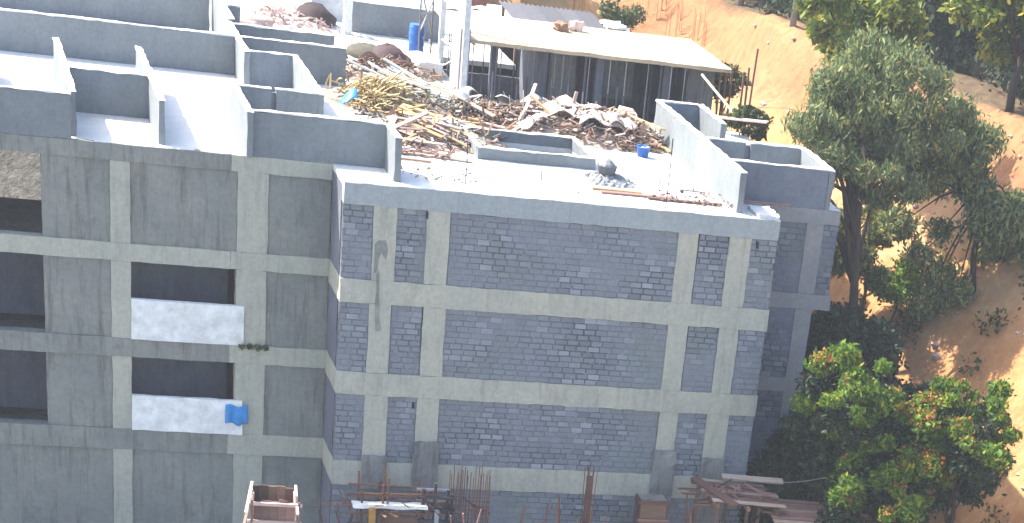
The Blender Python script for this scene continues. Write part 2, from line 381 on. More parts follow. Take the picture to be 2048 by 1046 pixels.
# right wing
y = 2.2; XR = 17.45
part('beam', RWC, W, XR, y-.03, y+.4, -.5, -.004); part('beam', RWC, W, XR+.1, y-.04, y+.4, -3.45, -2.92); part('beam', RWC, W, XR-.4, y-.04, y+.4, -6.45, -5.95); part('beam', RWC, W, XR-.4, y-.04, y+.4, -9.5, -8.95)
for z0, z1, xe in ((-2.92, -.5, XR), (-5.95, -3.45, 16.92), (-8.95, -6.45, 16.92), (-13, -9.5, 16.92)):
    part('column', RWC, 16.28, 16.9, y-.015, y+.4, z0, z1)
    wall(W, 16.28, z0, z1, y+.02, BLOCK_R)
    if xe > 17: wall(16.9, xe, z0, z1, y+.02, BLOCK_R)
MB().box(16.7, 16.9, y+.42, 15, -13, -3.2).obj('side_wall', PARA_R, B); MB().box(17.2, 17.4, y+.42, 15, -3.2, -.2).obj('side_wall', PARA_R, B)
H = 1.30
para(13.08, 13.28, .55, 11.2, .001, H, PARA)
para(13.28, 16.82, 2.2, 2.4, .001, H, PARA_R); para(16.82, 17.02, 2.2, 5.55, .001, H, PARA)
para(13.28, 14.75, 5.35, 5.55, .001, H, PARA); para(14.95, 16.82, 5.35, 5.55, .001, H, PARA); part('slot_wall', DARKC, 14.75, 14.95, 5.45, 5.56, .001, H-.1)
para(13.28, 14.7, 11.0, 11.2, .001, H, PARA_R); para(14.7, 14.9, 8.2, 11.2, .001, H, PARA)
# left wing
part('beam', CONC, -3.15, -.02, y-.03, y+.4, -.5, -.004); part('beam', CONC, -3.15, -.02, y-.04, y+.4, -3.55, -3.0)
part('beam', CONC, -3.15, -.02, y-.04, y+.4, -6.6, -6.0); part('beam', CONC, -3.15, -.02, y-.04, y+.4, -9.7, -9.0)
for z0, z1 in ((-3.0, -.5), (-6.0, -3.55), (-9.0, -6.6), (-13, -9.7)):
    part('column', CONC, -2.95, -2.0, y-.015, y+.4, z0, z1)
    part('infill_wall', LEFTW, -2.0, -.02, y+.04, y+.3, z0, z1, amp=.008)
para(-2.55, 1.62, 2.2, 2.4, .001, H+.05, PARA); para(1.62, 1.82, .52, 2.45, .001, H+.02, PARA); para(-2.72, -2.55, 1.95, 6.1, .001, H+.05, PARA)
para(-2.55, -1.45, 6.0, 6.2, .001, H, PARA); para(-1.30, .06, 6.0, 6.2, .001, H, PARA); part('slot_wall', DARKC, -1.45, -1.30, 6.1, 6.21, .001, H-.12)
para(.06, .24, 6.0, 12.1, .001, H, PARA); para(-1.42, .06, 11.9, 12.1, .001, H, PARA_R, amp=.01); para(-1.60, -1.42, 11.7, 17.0, .001, H, PARA)
para(-1.42, 2.3, 14.3, 14.5, .001, H, PARA); para(-1.42, 2.2, 16.4, 16.6, .001, H+.02, PARA)
para(-1.3, -.7, 20.2, 20.4, .001, H, PARA); para(-1.5, -1.3, 17.0, 23, .001, H+.1, PARA)
# rear roof, taller slabs and walls
slab('roof_slab', ROOF, -3.2, 6.9, 15.3, 36); slab('roof_slab', ROOF, 6.9, 16, 27, 36)
para(4.3, 7.9, 25.3, 25.5, .001, 1.15, PARA); para(3.9, 4.2, 24.6, 24.9, .001, 1.5, ROOF, name='pillar', cap=False)
part('slab_edge', ROOF, 3.0, 8.3, 27.4, 27.7, .001, .9, amp=.03)
part('stair_wall', ROOF, 5.6, 6.5, 17.6, 19.6, .001, .55, amp=.04, seg=.25, label='pale sunlit low wall beside the hoist posts')
MB().box(-3.1, 16, 35.6, 35.9, -13, -.18).obj('inner_wall', CONC_OLD, B); MB().box(15.7, 16.0, 27, 35.6, -13, -.18).obj('side_wall', PARA_R, B)
# the open covered floor behind (seen dark under its slab)
part('roof_slab', TANTOP, 7.05, 17.6, 16.5, 22.3, 1.61, 1.75, amp=.014, seg=.4, label='sunlit cream topped slab over the dark open floor')
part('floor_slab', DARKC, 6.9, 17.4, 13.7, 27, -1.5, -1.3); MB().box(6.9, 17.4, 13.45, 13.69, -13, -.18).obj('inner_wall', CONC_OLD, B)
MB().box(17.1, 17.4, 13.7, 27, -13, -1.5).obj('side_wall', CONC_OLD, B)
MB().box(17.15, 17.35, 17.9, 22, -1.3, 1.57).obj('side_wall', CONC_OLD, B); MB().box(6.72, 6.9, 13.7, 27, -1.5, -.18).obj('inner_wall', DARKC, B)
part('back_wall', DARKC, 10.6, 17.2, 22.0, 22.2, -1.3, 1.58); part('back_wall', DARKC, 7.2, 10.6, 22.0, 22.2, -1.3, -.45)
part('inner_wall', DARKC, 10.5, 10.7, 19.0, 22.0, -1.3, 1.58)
part('inner_wall', CONC_OLD, 10.9, 11.9, 18.6, 18.8, -1.3, 1.58, label='grey partition wall inside the covered floor'); part('inner_wall', CONC_OLD, 13.3, 14.5, 19.4, 19.6, -.35, 1.1)
part('inner_wall', CONC_OLD, 16.2, 17.3, 17.6, 17.8, -1.3, 1.58, label='brown grey end wall of the covered floor')
for x0, yy in ((12.4, 17.3), (15.2, 17.6), (7.6, 21.5), (9.2, 21.5), (10.35, 18.0)): part('column', DARKC, x0, x0+.28, yy, yy+.28, -1.3, 1.58)
slab('roof_slab', ROOF, 6.9, 10.4, 22.3, 27, -.02)
# left balcony bays, seen at the photograph's edge and continuing beyond it
XL = -20
part('beam', LEFTW, XL, -3.15, y-.03, y+.4, -.5, -.004, label='roof beam of the left bays')
slab('roof_slab', ROOF, XL, -3.2, 2.24, 36)
for k, (zt, zb) in enumerate(((-3.0, -3.55), (-6.0, -6.6), (-9.0, -9.7))):
    part('beam', CONC if k == 0 else LEFTW, XL, -3.15, y-.04, y+.4, zb, zt)
    MB().box(XL, -3.1, y+.4, 8, zb, zb+.2).obj('floor_slab', CONC_OLD, B)
part('infill_wall', LEFTW, -6.2, -2.95, y+.04, y+.3, -3.0, -.5); part('infill_wall', LEFTW, XL, -2.95, y+.04, y+.3, -13, -9.7); part('infill_wall', LEFTW, XL, -15.4, y+.04, y+.3, -3.0, -.5); part('infill_wall', LEFTW, -8.2, -6.8, y+.06, y+.3, -3.0, -.5); part('infill_wall', LEFTW, -12.6, -11.2, y+.06, y+.3, -3.0, -.5)
for k in range(3):
    x1 = -6.2-4.6*k; part('column', CONC, x1-.6, x1, y-.015, y+.4, -13, -.5)
    for fl, (z0, z1) in enumerate(((-3.0, -.5), (-6.0, -3.55), (-9.0, -6.6))):
        if k < 3: part('infill_wall', LEFTW, x1-2.6, x1-.6, y+.04, y+.3, z0, z1)
for z0, z1 in ((-4.75, -3.55), (-7.85, -6.6)):
    part('balcony_recess_wall', DARKC, XL, -2.97, 4.2, 4.4, z0-1.3, z1)
for z0, z1 in ((-6.0, -4.72), (-9.0, -7.85)):
    pw = part('sunlit_gap_panel', WHITEP, -6.2, -2.70, y-.10, y+.05, z0, z1, label='white panel added to imitate sunlit ground seen through the left bay')  # added panel; white colour stands in for sunlit ground beyond the bay
MB().box(-3.2, -3.05, 8, 15, -13, -.2).obj('inner_wall', CONC_OLD, B); MB().box(XL, XL+.2, 2.5, 36, -13, -.2).obj('side_wall', PARA, B)
for k in range(5):
    x0 = -5.3-2.6*k; para(x0, x0+.18, 2.6, 10.5, .001, H, PARA); para(x0-2.4, x0, 2.2, 2.4, .001, H, PARA) if k % 2 else para(x0-2.4, x0, 6.0, 6.2, .001, H, PARA)
para(XL, -1.6, 14.3, 14.5, .001, H, PARA); para(XL, -1.6, 22, 22.2, .001, H, PARA)

# dark run-off stains on the left front column pair
def splat(name, pts, y, mat): 
    n = len(pts); MB().add([(p[0], y, p[1]) for p in pts]+[(p[0], y+.006, p[1]) for p in pts], [tuple(range(n))[::-1]]+[tuple(range(n, 2*n))]+[(i, (i+1) % n, n+(i+1) % n, n+i) for i in range(n)]).obj(name, mat, B)
STAIN = flat('damp_stain', (.19, .19, .175), .1, .9, 5)
STAIN2 = flat('faint_damp_stain', (.245, .25, .235), .1, .9, 5)
splat('stain', [(1.02, -1.85), (1.12, -1.72), (1.36, -1.70), (1.44, -1.95), (1.40, -2.3), (1.30, -2.2), (1.24, -2.1), (1.16, -2.3), (1.12, -2.72), (1.04, -2.74)], -.030, STAIN2)
splat('stain', [(1.10, -2.75), (1.20, -2.70), (1.22, -3.3), (1.24, -3.74), (1.10, -3.73), (1.14, -3.3)], -.064, STAIN)
splat('stain', [(1.13, -3.75), (1.26, -3.75), (1.27, -4.2), (1.36, -4.55), (1.18, -4.62), (1.14, -4.3)], -.034, STAIN2)
for x, z, h in ((2.60, -.70, .22), (13.75, -.75, .22), (14.55, 0, 0), (2.5, -6.9, .2)):
    if h: MB().box(x, x+.07, -.02, .05, z-h, z).obj('scaffold_hole', DARKIN, B)
MB().box(14.98, 15.12, y-.02, y+.03, -2.65, -2.45).obj('scaffold_hole', DARKIN, B)

hz = bpy.data.materials.new('haze_air'); hz.use_nodes = True; hz.node_tree.nodes.clear()
hv = hz.node_tree.nodes.new('ShaderNodeVolumePrincipled'); ho = hz.node_tree.nodes.new('ShaderNodeOutputMaterial'); hz.node_tree.links.new(hv.outputs[0], ho.inputs['Volume'])
hv.inputs['Color'].default_value = (.9, .94, 1, 1); hv.inputs['Density'].default_value = .00042; hv.inputs['Anisotropy'].default_value = .2
tag(MB().box(-130, 190, -110, 240, -15, 27).obj('haze', hz), kind='stuff')
# ---------------------------------------------------------------- plant builders
def leaves(centers, radii, n, size, mat_count=1, asp=1.6, droop=0, shell=.55):
    C_ = np.array(centers); Rr = np.array(radii); wts = Rr.prod(1) if Rr.ndim == 2 else Rr**3
    if Rr.ndim == 1: Rr = np.stack([Rr, Rr, Rr*.8], 1)
    k = NR.choice(len(C_), n, p=wts**.75/np.sum(wts**.75))
    d = NR.normal(size=(n, 3)); d /= np.linalg.norm(d, axis=1)[:, None]
    rr = shell+(1-shell)*NR.rand(n)**.8; rr *= (1+.34*NR.normal(size=n)*.8)
    P = C_[k]+d*rr[:, None]*Rr[k]
    a = NR.normal(size=(n, 3)); a[:, 2] -= droop; a /= np.linalg.norm(a, axis=1)[:, None]
    b = np.cross(a, NR.normal(size=(n, 3))); b /= np.linalg.norm(b, axis=1)[:, None]
    s = size*(.6+.8*NR.rand(n))[:, None]; a = a*s*asp/2; b = b*s/2
    return np.stack([P-a, P+b*.9-a*.1, P+a, P-b*.9+a*.1], 1).reshape(-1, 3)
def leaf_obj(name, pts, mat, parent, idx=None, mats=None):
    me = bpy.data.meshes.new(name); n = len(pts)//4
    me.vertices.add(len(pts)); me.vertices.foreach_set('co', pts.astype(np.float32).ravel())
    me.loops.add(4*n); me.loops.foreach_set('vertex_index', np.arange(4*n, dtype=np.int32))
    me.polygons.add(n); me.polygons.foreach_set('loop_start', np.arange(0, 4*n, 4, dtype=np.int32)); me.polygons.foreach_set('loop_total', np.full(n, 4, dtype=np.int32))
    me.materials.append(mat); me.update(calc_edges=True)
    return link(me, name, parent)
def trunk(path, r0, r1, branches, mat, parent):
    t = MB(); n = len(path); t.tube(path, [r0+(r1-r0)*i/(n-1) for i in range(n)], 8)
    for b in branches: t.tube(b[0], [b[1], b[1]*.6, b[1]*.25][:len(b[0])], 6)
    return t.obj('trunk', mat, parent, smooth=True)
def tree(name, base, top, crown, rr, n, size, mat, label, cat='tree', group=None, bark=BARK, r0=.18, asp=1.6, droop=0, extra=None, nb=7, lean=None):
    """crown: list of clump centres; rr: radii"""
    T = empty(name, base, label=label, cat=cat, group=group); b0 = Vector(base)
    c = [Vector(q)-b0 for q in crown]; tp = Vector(top)-b0
    mid = [tp*f + Vector((random.uniform(-.2, .2), random.uniform(-.2, .2), 0)) for f in (.3, .6)]
    path = [Vector((0, 0, -.3)), *mid, tp]
    br = []
    for q in c[:nb*2]:
        s0 = tp*random.uniform(.55, .97); br.append(([s0, s0.lerp(q, .55)+Vector((0, 0, .25)), q], r0*.38))
    trunk(path, r0, r0*.45, br, bark, T)
    leaf_obj('crown', leaves([tuple(q) for q in c], rr, n, size, asp=asp, droop=droop), mat, T)
    if extra:
        m2, n2, nm, s2 = extra; up = [(q[0], q[1], q[2]+r*.45) for q, r in zip(c, rr)]
        leaf_obj(nm, leaves(up, [r*.85 for r in rr], n2, s2, asp=1.1, shell=.85), m2, T)
    return T
def clumps(c, R, n, r, flat_=.7):
    out = []
    for i in range(n):
        d = Vector(NR.normal(size=3)).normalized()*R*(NR.rand()**.45)
        out.append((c[0]+d.x, c[1]+d.y, c[2]+d.z*flat_))
    return out, [r*random.uniform(.55, 1.2) for _ in range(n)]
def gz(x, y): return hgt(x, y)

# feathery tree right of the building
c1, r1 = clumps((19.6, 9.0, .7), 2.5, 38, .65, 1.25); c2, r2 = clumps((21.2, 9.5, 2.6), 2.5, 22, .75, .8); c3, r3 = clumps((22.6, 9.0, 1.5), 2.2, 18, .75, 1.1)
tree('feathery_tree', (20.9, 7.0, gz(20.9, 7)), (20.3, 8.6, 1.6), c1+c2+c3, r1+r2+r3, 44000, .08, LEAF_GREY,
     'tall feathery grey green tree with dark forked trunk just right of the building', r0=.27, asp=3.2, droop=1.4, nb=16)
c1, r1 = clumps((21.6, 11.5, -3.4), 1.9, 12, .5, 1.1)
tree('feathery_tree', (22.3, 9.8, gz(22.3, 9.8)), (21.9, 11, -1.2), c1, r1, 9000, .08, LEAF_GREY, 'lower thin drooping tree beneath the tall feathery tree', r0=.1, asp=3, droop=1.4, nb=8)
c1, r1 = clumps((26.0, 9.5, -1.5), 3.2, 26, .9, 1.2)
tree('feathery_tree', (26.2, 9.0, gz(26.2, 9)), (26, 9.4, .5), c1, r1, 22000, .1, LEAF_GREY, 'second feathery tree further right down the slope', r0=.16, asp=3, droop=1.2, nb=12)
# pale yellow green trees higher up the slope
c1, r1 = clumps((22.6, 16.5, 4.6), 2.5, 34, .75, .9)
tree('yellow_green_tree', (23.8, 16.5, gz(23.8, 16.5)), (23.0, 16.5, 3.8), c1, r1, 14000, .16, LEAF_YEL, 'sunlit yellow green tree on the slope behind the feathery tree', r0=.2, asp=2.2, droop=.6)
c1, r1 = clumps((30.5, 18.5, 5.5), 3.0, 20, .9, .8)
tree('yellow_green_tree', (30.5, 18.0, gz(30.5, 18)), (30.5, 18.4, 4.2), c1, r1, 16000, .18, LEAF_YEL, 'broad yellow green tree at the right behind the feathery one', r0=.22, asp=2)
# flame trees lower right
def flame(base, cc, R, n, lab, nl=15000, nf=1000):
    c1, r1 = clumps(cc, R, n, .38, .9); r1 = [r*random.uniform(.6, 1.3) for r in r1]
    T = tree('flame_tree', base, (cc[0], cc[1], cc[2]-.4), c1, r1, nl, .11, LEAF_BRIGHT, lab, r0=.15, asp=2.0, droop=.4, nb=14)
    b0 = Vector(base); k = [i for i in range(n) if random.random() < .3]
    leaf_obj('blossom', leaves([tuple(Vector(c1[i])-b0+Vector((0, 0, .12))) for i in k], [r1[i]*.9 for i in k], nf, .1, asp=1.2, shell=.7), FLOWER, T)
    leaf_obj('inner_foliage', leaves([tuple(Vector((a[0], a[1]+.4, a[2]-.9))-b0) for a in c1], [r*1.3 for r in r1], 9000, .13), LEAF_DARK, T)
    return T
flame((17.4, -3.0, gz(17.4, -3.0)), (16.7, -3.0, -4.9), 1.75, 46, 'flame tree with orange red blossom beside the third storey')
flame((18.6, -4.6, gz(18.6, -4.6)), (17.9, -4.2, -7.5), 1.7, 42, 'low flame tree with orange blossom at the lower right corner')
flame((21.2, -3.6, gz(21.2, -3.6)), (20.6, -3.8, -5.6), 2.2, 50, 'flame tree further right of the lower corner')
# dark bushes in the building's shade
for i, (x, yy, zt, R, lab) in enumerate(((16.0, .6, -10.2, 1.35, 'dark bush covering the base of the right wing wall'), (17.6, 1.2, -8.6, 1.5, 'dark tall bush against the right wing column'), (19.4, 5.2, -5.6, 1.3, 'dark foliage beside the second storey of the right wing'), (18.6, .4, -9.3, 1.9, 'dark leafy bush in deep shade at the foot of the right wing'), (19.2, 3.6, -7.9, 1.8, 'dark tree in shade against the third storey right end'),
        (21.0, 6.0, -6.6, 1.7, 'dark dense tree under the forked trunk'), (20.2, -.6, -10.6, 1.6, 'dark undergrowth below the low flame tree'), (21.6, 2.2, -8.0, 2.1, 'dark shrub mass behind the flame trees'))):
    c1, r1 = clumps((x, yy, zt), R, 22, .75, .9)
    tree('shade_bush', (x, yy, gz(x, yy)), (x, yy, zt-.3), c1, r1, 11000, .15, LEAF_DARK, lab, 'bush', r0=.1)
for x, yy, zt, R, mat, lab in ((18.0, 10.0, -.35, .75, LEAF_MID, 'bright shrub top showing just over the right wing parapet'), (17.3, 13.2, .35, .75, LEAF_MID, 'green shrub right of the long sunlit parapet'),
        (18.3, 19.5, .9, .8, LEAF_MID, 'thin olive tree beside the end of the cream slab'), (19.3, 18.6, -.3, .45, LEAF_MID, 'small dark tufted tree against the sunlit soil'), (17.6, 33.2, .6, 1.1, LEAF_MID, 'round olive bush behind the cream slab'),
        (23.4, 10.0, -4.2, 1.2, LEAF_BRIGHT, 'small yellow green tree seen between the dark trunks'), (23.5, 13.5, -3.0, 1.0, LEAF_YEL, 'small sunlit tree at the foot of the feathery one')):
    c1, r1 = clumps((x, yy, zt), R, 9, R*.42, .8)
    tree('small_tree', (x, yy, gz(x, yy)), (x, yy, zt-.2), c1, r1, 2200, .11, mat, lab, 'tree', r0=.07, nb=5)
# forest above the bank
FL = ['dense dark forest tree at the top of the orange bank', ]
spots = [((t_-.24*yy)/.97, yy) for t_, yy in ((36.2, 74), (36.5, 67), (36.0, 60.5), (36.5, 54), (36.0, 47.5), (36.6, 41), (37.5, 35), (37.5, 28), (41, 70), (41, 62), (41.5, 54), (41, 46), (42, 38), (42, 30), (43, 22), (47, 66), (47, 56), (47, 46), (48, 36), (48, 26), (50, 16), (54, 50), (54, 36))]
for i, (x, yy) in enumerate(spots):
    zg = gz(x, yy); c1, r1 = clumps((x, yy, zg+4.3), 3.3, 20, 1.2, 1.15)
    tree('forest_tree', (x, yy, zg), (x, yy, zg+4.5), c1, r1, 6500, .26, LEAF_DARK if i % 4 else LEAF_MID, 'dense dark green tree in the belt above the orange bank', group='forest trees above the orange bank', r0=.22)
for i, (x, yy, lab) in enumerate(((25.4, 40.0, 'left one of two tall pale slender trunks above the bank'), (25.9, 33.5, 'right one of two tall pale slender trunks above the bank'))):
    zg = gz(x, yy); T = empty('palm_tree', (x, yy, zg), label=lab, cat='tree')
    MB().tube([(0, 0, -.4), (.1, 0, 3.5), (.25, .1, 7.5)], [.17, .13, .10], 8).obj('trunk', BARK_P, T, smooth=True)
    for k in range(11):
        a = k*2*math.pi/11; f = MB(); L = 2.2; pr = [Vector((.25+math.cos(a)*L*q, .1+math.sin(a)*L*q, 7.5+.7*math.sin(q*2.6)-.9*q*q)) for q in (0, .25, .5, .75, 1)]
        f.tube(pr, [.03, .025, .02, .015, .01], 4)
        for j in range(14):
            q = .12+j*.065; p = pr[min(3, int(q*4))].lerp(pr[min(4, int(q*4)+1)], q*4-int(q*4)) if q < 1 else pr[4]
            for sg in (-1, 1):
                d = Vector((-math.sin(a)*sg, math.cos(a)*sg, -.7)).normalized()*.5; w_ = Vector((math.cos(a), math.sin(a), 0))*.04
                f.add([p-w_, p+w_, p+d+w_*.3, p+d-w_*.3], [(0, 1, 2, 3)])
        f.obj('frond', LEAF_YEL, T)
# trees behind the roof at the top edge
for i, (x, yy, R, lab) in enumerate(((11.8, 43, 2.0, 'dark green tree behind the dark roof sheets'), (15.3, 45, 1.8, 'green tree right of the one behind the dark roof sheets'), (8, 50, 2.4, 'green tree far behind the hoist posts'),
                                     (2, 52, 2.6, 'green tree far behind the left roof'), (-6, 50, 2.6, 'green tree beyond the far left roof'), (-12, 47, 2.6, 'green tree at the far left behind the roof'))):
    zg = gz(x, yy); c1, r1 = clumps((x, yy, zg+2.6), R, 14, .9, .8)
    tree('roadside_tree', (x, yy, zg), (x, yy, zg+2.2), c1, r1, 3600, .2, LEAF_MID, lab, r0=.15)
us = [((random.uniform(34.2, 44)-.24*q)/.97, q) for q in [random.uniform(12, 78) for _ in range(260)]]
o = leaf_obj('forest_undergrowth', leaves([(a, b_, gz(a, b_)+.5) for a, b_ in us], [random.uniform(.5, 1.2) for _ in us], 30000, .2), LEAF_DARK, None); tag(o, 'dark undergrowth along the top of the orange bank', 'undergrowth', kind='stuff')
# weeds and dry grass on the slope
wv = []
for _ in range(130):
    t_ = random.uniform(20.5, 33); yy = random.uniform(-6, 60); x = (t_-.24*yy)/.97
    if yy < 26 and random.random() < .35 or random.random() < .15 or t_ > 31.5: wv.append((x, yy, gz(x, yy)+.12))
if wv:
    o = leaf_obj('dry_grass', leaves(wv, [random.uniform(.15, .5) for _ in wv], 1500, .11, asp=3), LEAF_MID, None); tag(o, 'dry weeds and grass tufts scattered on the orange slope', 'grass', kind='stuff')
o = leaf_obj('leaf_litter', leaves([(x, y_, gz(x, y_)+.08) for x, y_ in [(random.uniform(17.5, 30), random.uniform(-6, 14)) for _ in range(120)]], [.6]*120, 9000, .13, asp=1.5), LEAF_MID, None)
tag(o, 'fallen leaves and low weeds on the ground between the trees', 'ground cover', kind='stuff')

# ---------------------------------------------------------------- roof clutter
def mound(cx, cy, rx, ry, h, rot=0):
    c, s = math.cos(rot), math.sin(rot)
    def f(x, y_):
        dx, dy = x-cx, y_-cy; u, v = (dx*c+dy*s)/rx, (-dx*s+dy*c)/ry
        return h*max(0, 1-(u*u+v*v))**.75
    return f
ALLM = []
def surf(x, y_): return max([f(x, y_) for f in ALLM]+[0])
def heap(name, cx, cy, rx, ry, h, mat, label, rot=0, z0=.003):
    f = mound(cx, cy, rx, ry, h, rot); ALLM.append(f); m = MB(); n = 22
    R = max(rx, ry); idx = {}
    pts = [[(cx+(i/n*2-1)*R, cy+(j/n*2-1)*R) for i in range(n+1)] for j in range(n+1)]
    for j in range(n+1):
        for i in range(n+1):
            x, y_ = pts[j][i]; q = f(x, y_); idx[i, j] = len(m.v); m.v.append((x+random.uniform(-.05, .05), y_+random.uniform(-.05, .05), z0 if q <= 0 else z0+q*random.uniform(.55, 1.15)))
    for j in range(n):
        for i in range(n):
            if max(m.v[idx[a]][2] for a in ((i, j), (i+1, j), (i+1, j+1), (i, j+1))) > z0+.001: m.f.append((idx[i, j], idx[i+1, j], idx[i+1, j+1], idx[i, j+1]))
    return tag(m.obj(name, mat), label, 'heap', kind='stuff')
def scrap(name, cx, cy, rx, ry, n, mat, label, rot=0, size=(.12, .5), th=.03):
    m = MB(); c, s = math.cos(rot), math.sin(rot)
    for _ in range(n):
        a = random.uniform(0, 6.28); q = math.sqrt(random.random()); u, v = q*math.cos(a)*rx, q*math.sin(a)*ry
        x, y_ = cx+u*c-v*s, cy+u*s+v*c; L = random.uniform(*size); d = Vector((random.gauss(0, 1), random.gauss(0, 1), random.gauss(0, .35))).normalized()*L/2
        p = Vector((x, y_, surf(x, y_)+.05+random.random()*.1)); p.z += max(0, abs(d.z)-.03)
        m.bar(p-d, p+d, random.uniform(.03, .12), random.uniform(.01, th), (random.gauss(0, .4), random.gauss(0, .4), 1))
    return tag(m.obj(name, mat), label, 'scrap', kind='stuff')
PL = {}
def plank(x, y_, ang, L, w_=.14, th=.04, mat=WOOD_GREY, label='', group=None, name='timber_plank', tilt=0, dz=0, cat='plank', z=None):
    m = MB(); n = 4; bend = random.uniform(-.04, .04)
    v = []
    for i in range(n+1):
        q = i/n-.5; b = bend*(1-4*q*q); v += [(q*L, -w_/2+b, -th/2), (q*L, w_/2+b, -th/2), (q*L, w_/2+b, th/2), (q*L, -w_/2+b, th/2)]
    f = [(0, 1, 2, 3), (4*n+3, 4*n+2, 4*n+1, 4*n)]
    for i in range(n): o = 4*i; f += [(o, o+4, o+5, o+1), (o+1, o+5, o+6, o+2), (o+2, o+6, o+7, o+3), (o+3, o+7, o+4, o)]
    m.v, m.f = v, f
    a = Vector((math.cos(ang), math.sin(ang), 0)); za, zb = surf(x-a.x*L/2, y_-a.y*L/2), surf(x+a.x*L/2, y_+a.y*L/2); zm = surf(x, y_)
    zz = max((za+zb)/2, zm)+.05+dz if z is None else z
    slope = math.atan2(zb-za, L) if z is None else 0
    o = m.obj(name, mat); o.location = (x, y_, zz + abs(math.sin(tilt))*L/2*.9); o.rotation_euler = (random.uniform(-.3, .3), -(slope+tilt), ang)
    return tag(o, label, cat, group)
def sheet(x, y_, ang, a, b, mat, label, group=None, name='crumpled_sheet', amp=.12, dz=.16, cat='sheet'):
    n = 9; m = MB(); top = []; s1, s2, s3 = [random.uniform(0, 6) for _ in range(3)]; ca, sa = math.cos(ang), math.sin(ang)
    for j in range(n+1):
        for i in range(n+1):
            u, v = (i/n-.5)*a, (j/n-.5)*b; e = 1+.12*math.sin(7*v+s1); u *= e
            X, Y = x+u*ca-v*sa, y_+u*sa+v*ca
            zz = surf(X, Y)+dz+amp*(.5+.5*math.sin(5.1*u+s2+2*v))*(.5+.5*math.sin(4.3*v+s3-1.5*u)); top.append((u, v, zz))
    m.v = top+[(p[0], p[1], p[2]-.015) for p in top]; K = (n+1)**2
    for j in range(n):
        for i in range(n):
            q = j*(n+1)+i; m.f += [(q, q+1, q+n+2, q+n+1), (K+q+n+1, K+q+n+2, K+q+1, K+q)]
    for i in range(n):
        for q0, q1 in ((i, i+1), ((n)*(n+1)+i+1, n*(n+1)+i), ((i+1)*(n+1), i*(n+1)), (i*(n+1)+n, (i+1)*(n+1)+n)): m.f.append((q1, q0, K+q0, K+q1))
    o = m.obj(name, mat, smooth=True); o.location = (x, y_, 0); o.rotation_euler.z = ang
    return tag(o, label, cat, group)
PI = math.pi
# big heap at right centre
heap('debris_heap', 10.3, 10.9, 3.3, 2.6, .55, WOOD_GREY, 'broad low heap of grey brown debris before the covered floor', rot=-.15)
heap('debris_heap', 6.9, 11.2, 1.6, 2.0, .3, WOOD_BROWN, 'low brown debris joining the reed scraps to the big heap', rot=-.2)
heap('debris_heap', 4.2, 7.6, 2.4, 1.9, .34, WOOD_GREY, 'low heap of olive scrap between the left wing and the roof opening', rot=-.5)
heap('debris_heap', 3.6, 11.8, 2.6, 1.7, .55, WOOD_GREY, 'brown grey scrap heap behind the left wing parapet', rot=-.7)
heap('debris_heap', 4.4, 16.6, 2.0, 1.8, .5, WOOD_GREY, 'rubble heap next to the sunlit low wall', rot=0)
heap('debris_heap', 1.4, 24.8, 2.1, 1.7, .4, WOOD_PINK, 'pinkish rubble heap on the far left roof', rot=0)
scrap('timber_scrap', 10.3, 10.8, 3.2, 2.3, 260, WOOD_GREY, 'splintered timber scrap over the debris before the covered floor', -.15, (.15, .8))
scrap('timber_scrap', 10.6, 9.2, 2.2, .9, 170, WOOD_BROWN, 'dark twigs and brown scrap along the front of the heap', -.15, (.15, .6))
scrap('reed_scrap', 4.5, 8.6, 2.2, 1.9, 220, HAY, 'olive reed scraps scattered behind the left parapet', -.5, (.1, .5))
scrap('reed_scrap', 5.6, 12.2, 1.3, 1.6, 240, HAY, 'olive reed scraps below the hoist posts', -.3, (.1, .5))
scrap('timber_scrap', 4.3, 16.9, 2.0, 2.0, 220, WOOD_BROWN, 'brown wood scrap between grey sheets and blue barrel', 0, (.1, .5))
scrap('timber_scrap', 1.2, 24.5, 2.0, 2.0, 150, WOOD_PINK, 'pinkish scrap on the far left roof', 0, (.1, .5))
scrap('timber_scrap', 3.4, 5.2, 1.3, 1.2, 90, WOOD_RED, 'reddish scrap near the left wall end', 0, (.1, .5))
scrap('mortar_crumbs', 9, 2.3, 5.0, 1.5, 60, CEM, 'mortar crumbs scattered on the white front roof', 0, (.03, .09))
scrap('mortar_crumbs', 12, 1.6, 1.6, .9, 90, WOOD_RED, 'brown crumbs near the slab edge at right', 0, (.03, .14))
scrap('mortar_crumbs', 3.4, 1.7, 1.6, .9, 70, HAY, 'olive crumbs near the slab edge at left', 0, (.03, .12))
scrap('mortar_crumbs', 5, 26.5, 4.5, 3, 120, CEM, 'grey litter on the far white roof', 0, (.08, .3))
G1 = 'weathered planks on the heap before the covered floor'; G2 = 'brown boards on the heap before the covered floor'
for k in range(40):
    x, y_ = 10.3+random.uniform(-2.7, 2.7), 10.5+random.uniform(-1.6, 1.5); br = random.random()
    ang = random.choice((-.45, -.1, .3, -1.0, .9))+random.gauss(0, .25)
    if br < .45: plank(x, y_, ang, random.uniform(.8, 2.2), random.uniform(.08, .2), .04, WOOD_GREY, 'weathered grey brown plank lying in the heap before the covered floor', G1, tilt=random.gauss(0, .08))
    elif br < .8: plank(x, y_, ang, random.uniform(.8, 2.4), random.uniform(.08, .22), .04, WOOD_BROWN, 'dark brown board lying in the heap before the covered floor', G2, 'timber_board', tilt=random.gauss(0, .08))
    else: plank(x, y_, ang, random.uniform(.7, 1.6), .16, .05, WOOD_PINK, 'pinkish batten lying in the heap before the covered floor', 'pinkish battens on the heap before the covered floor', 'timber_batten', tilt=random.gauss(0, .1))
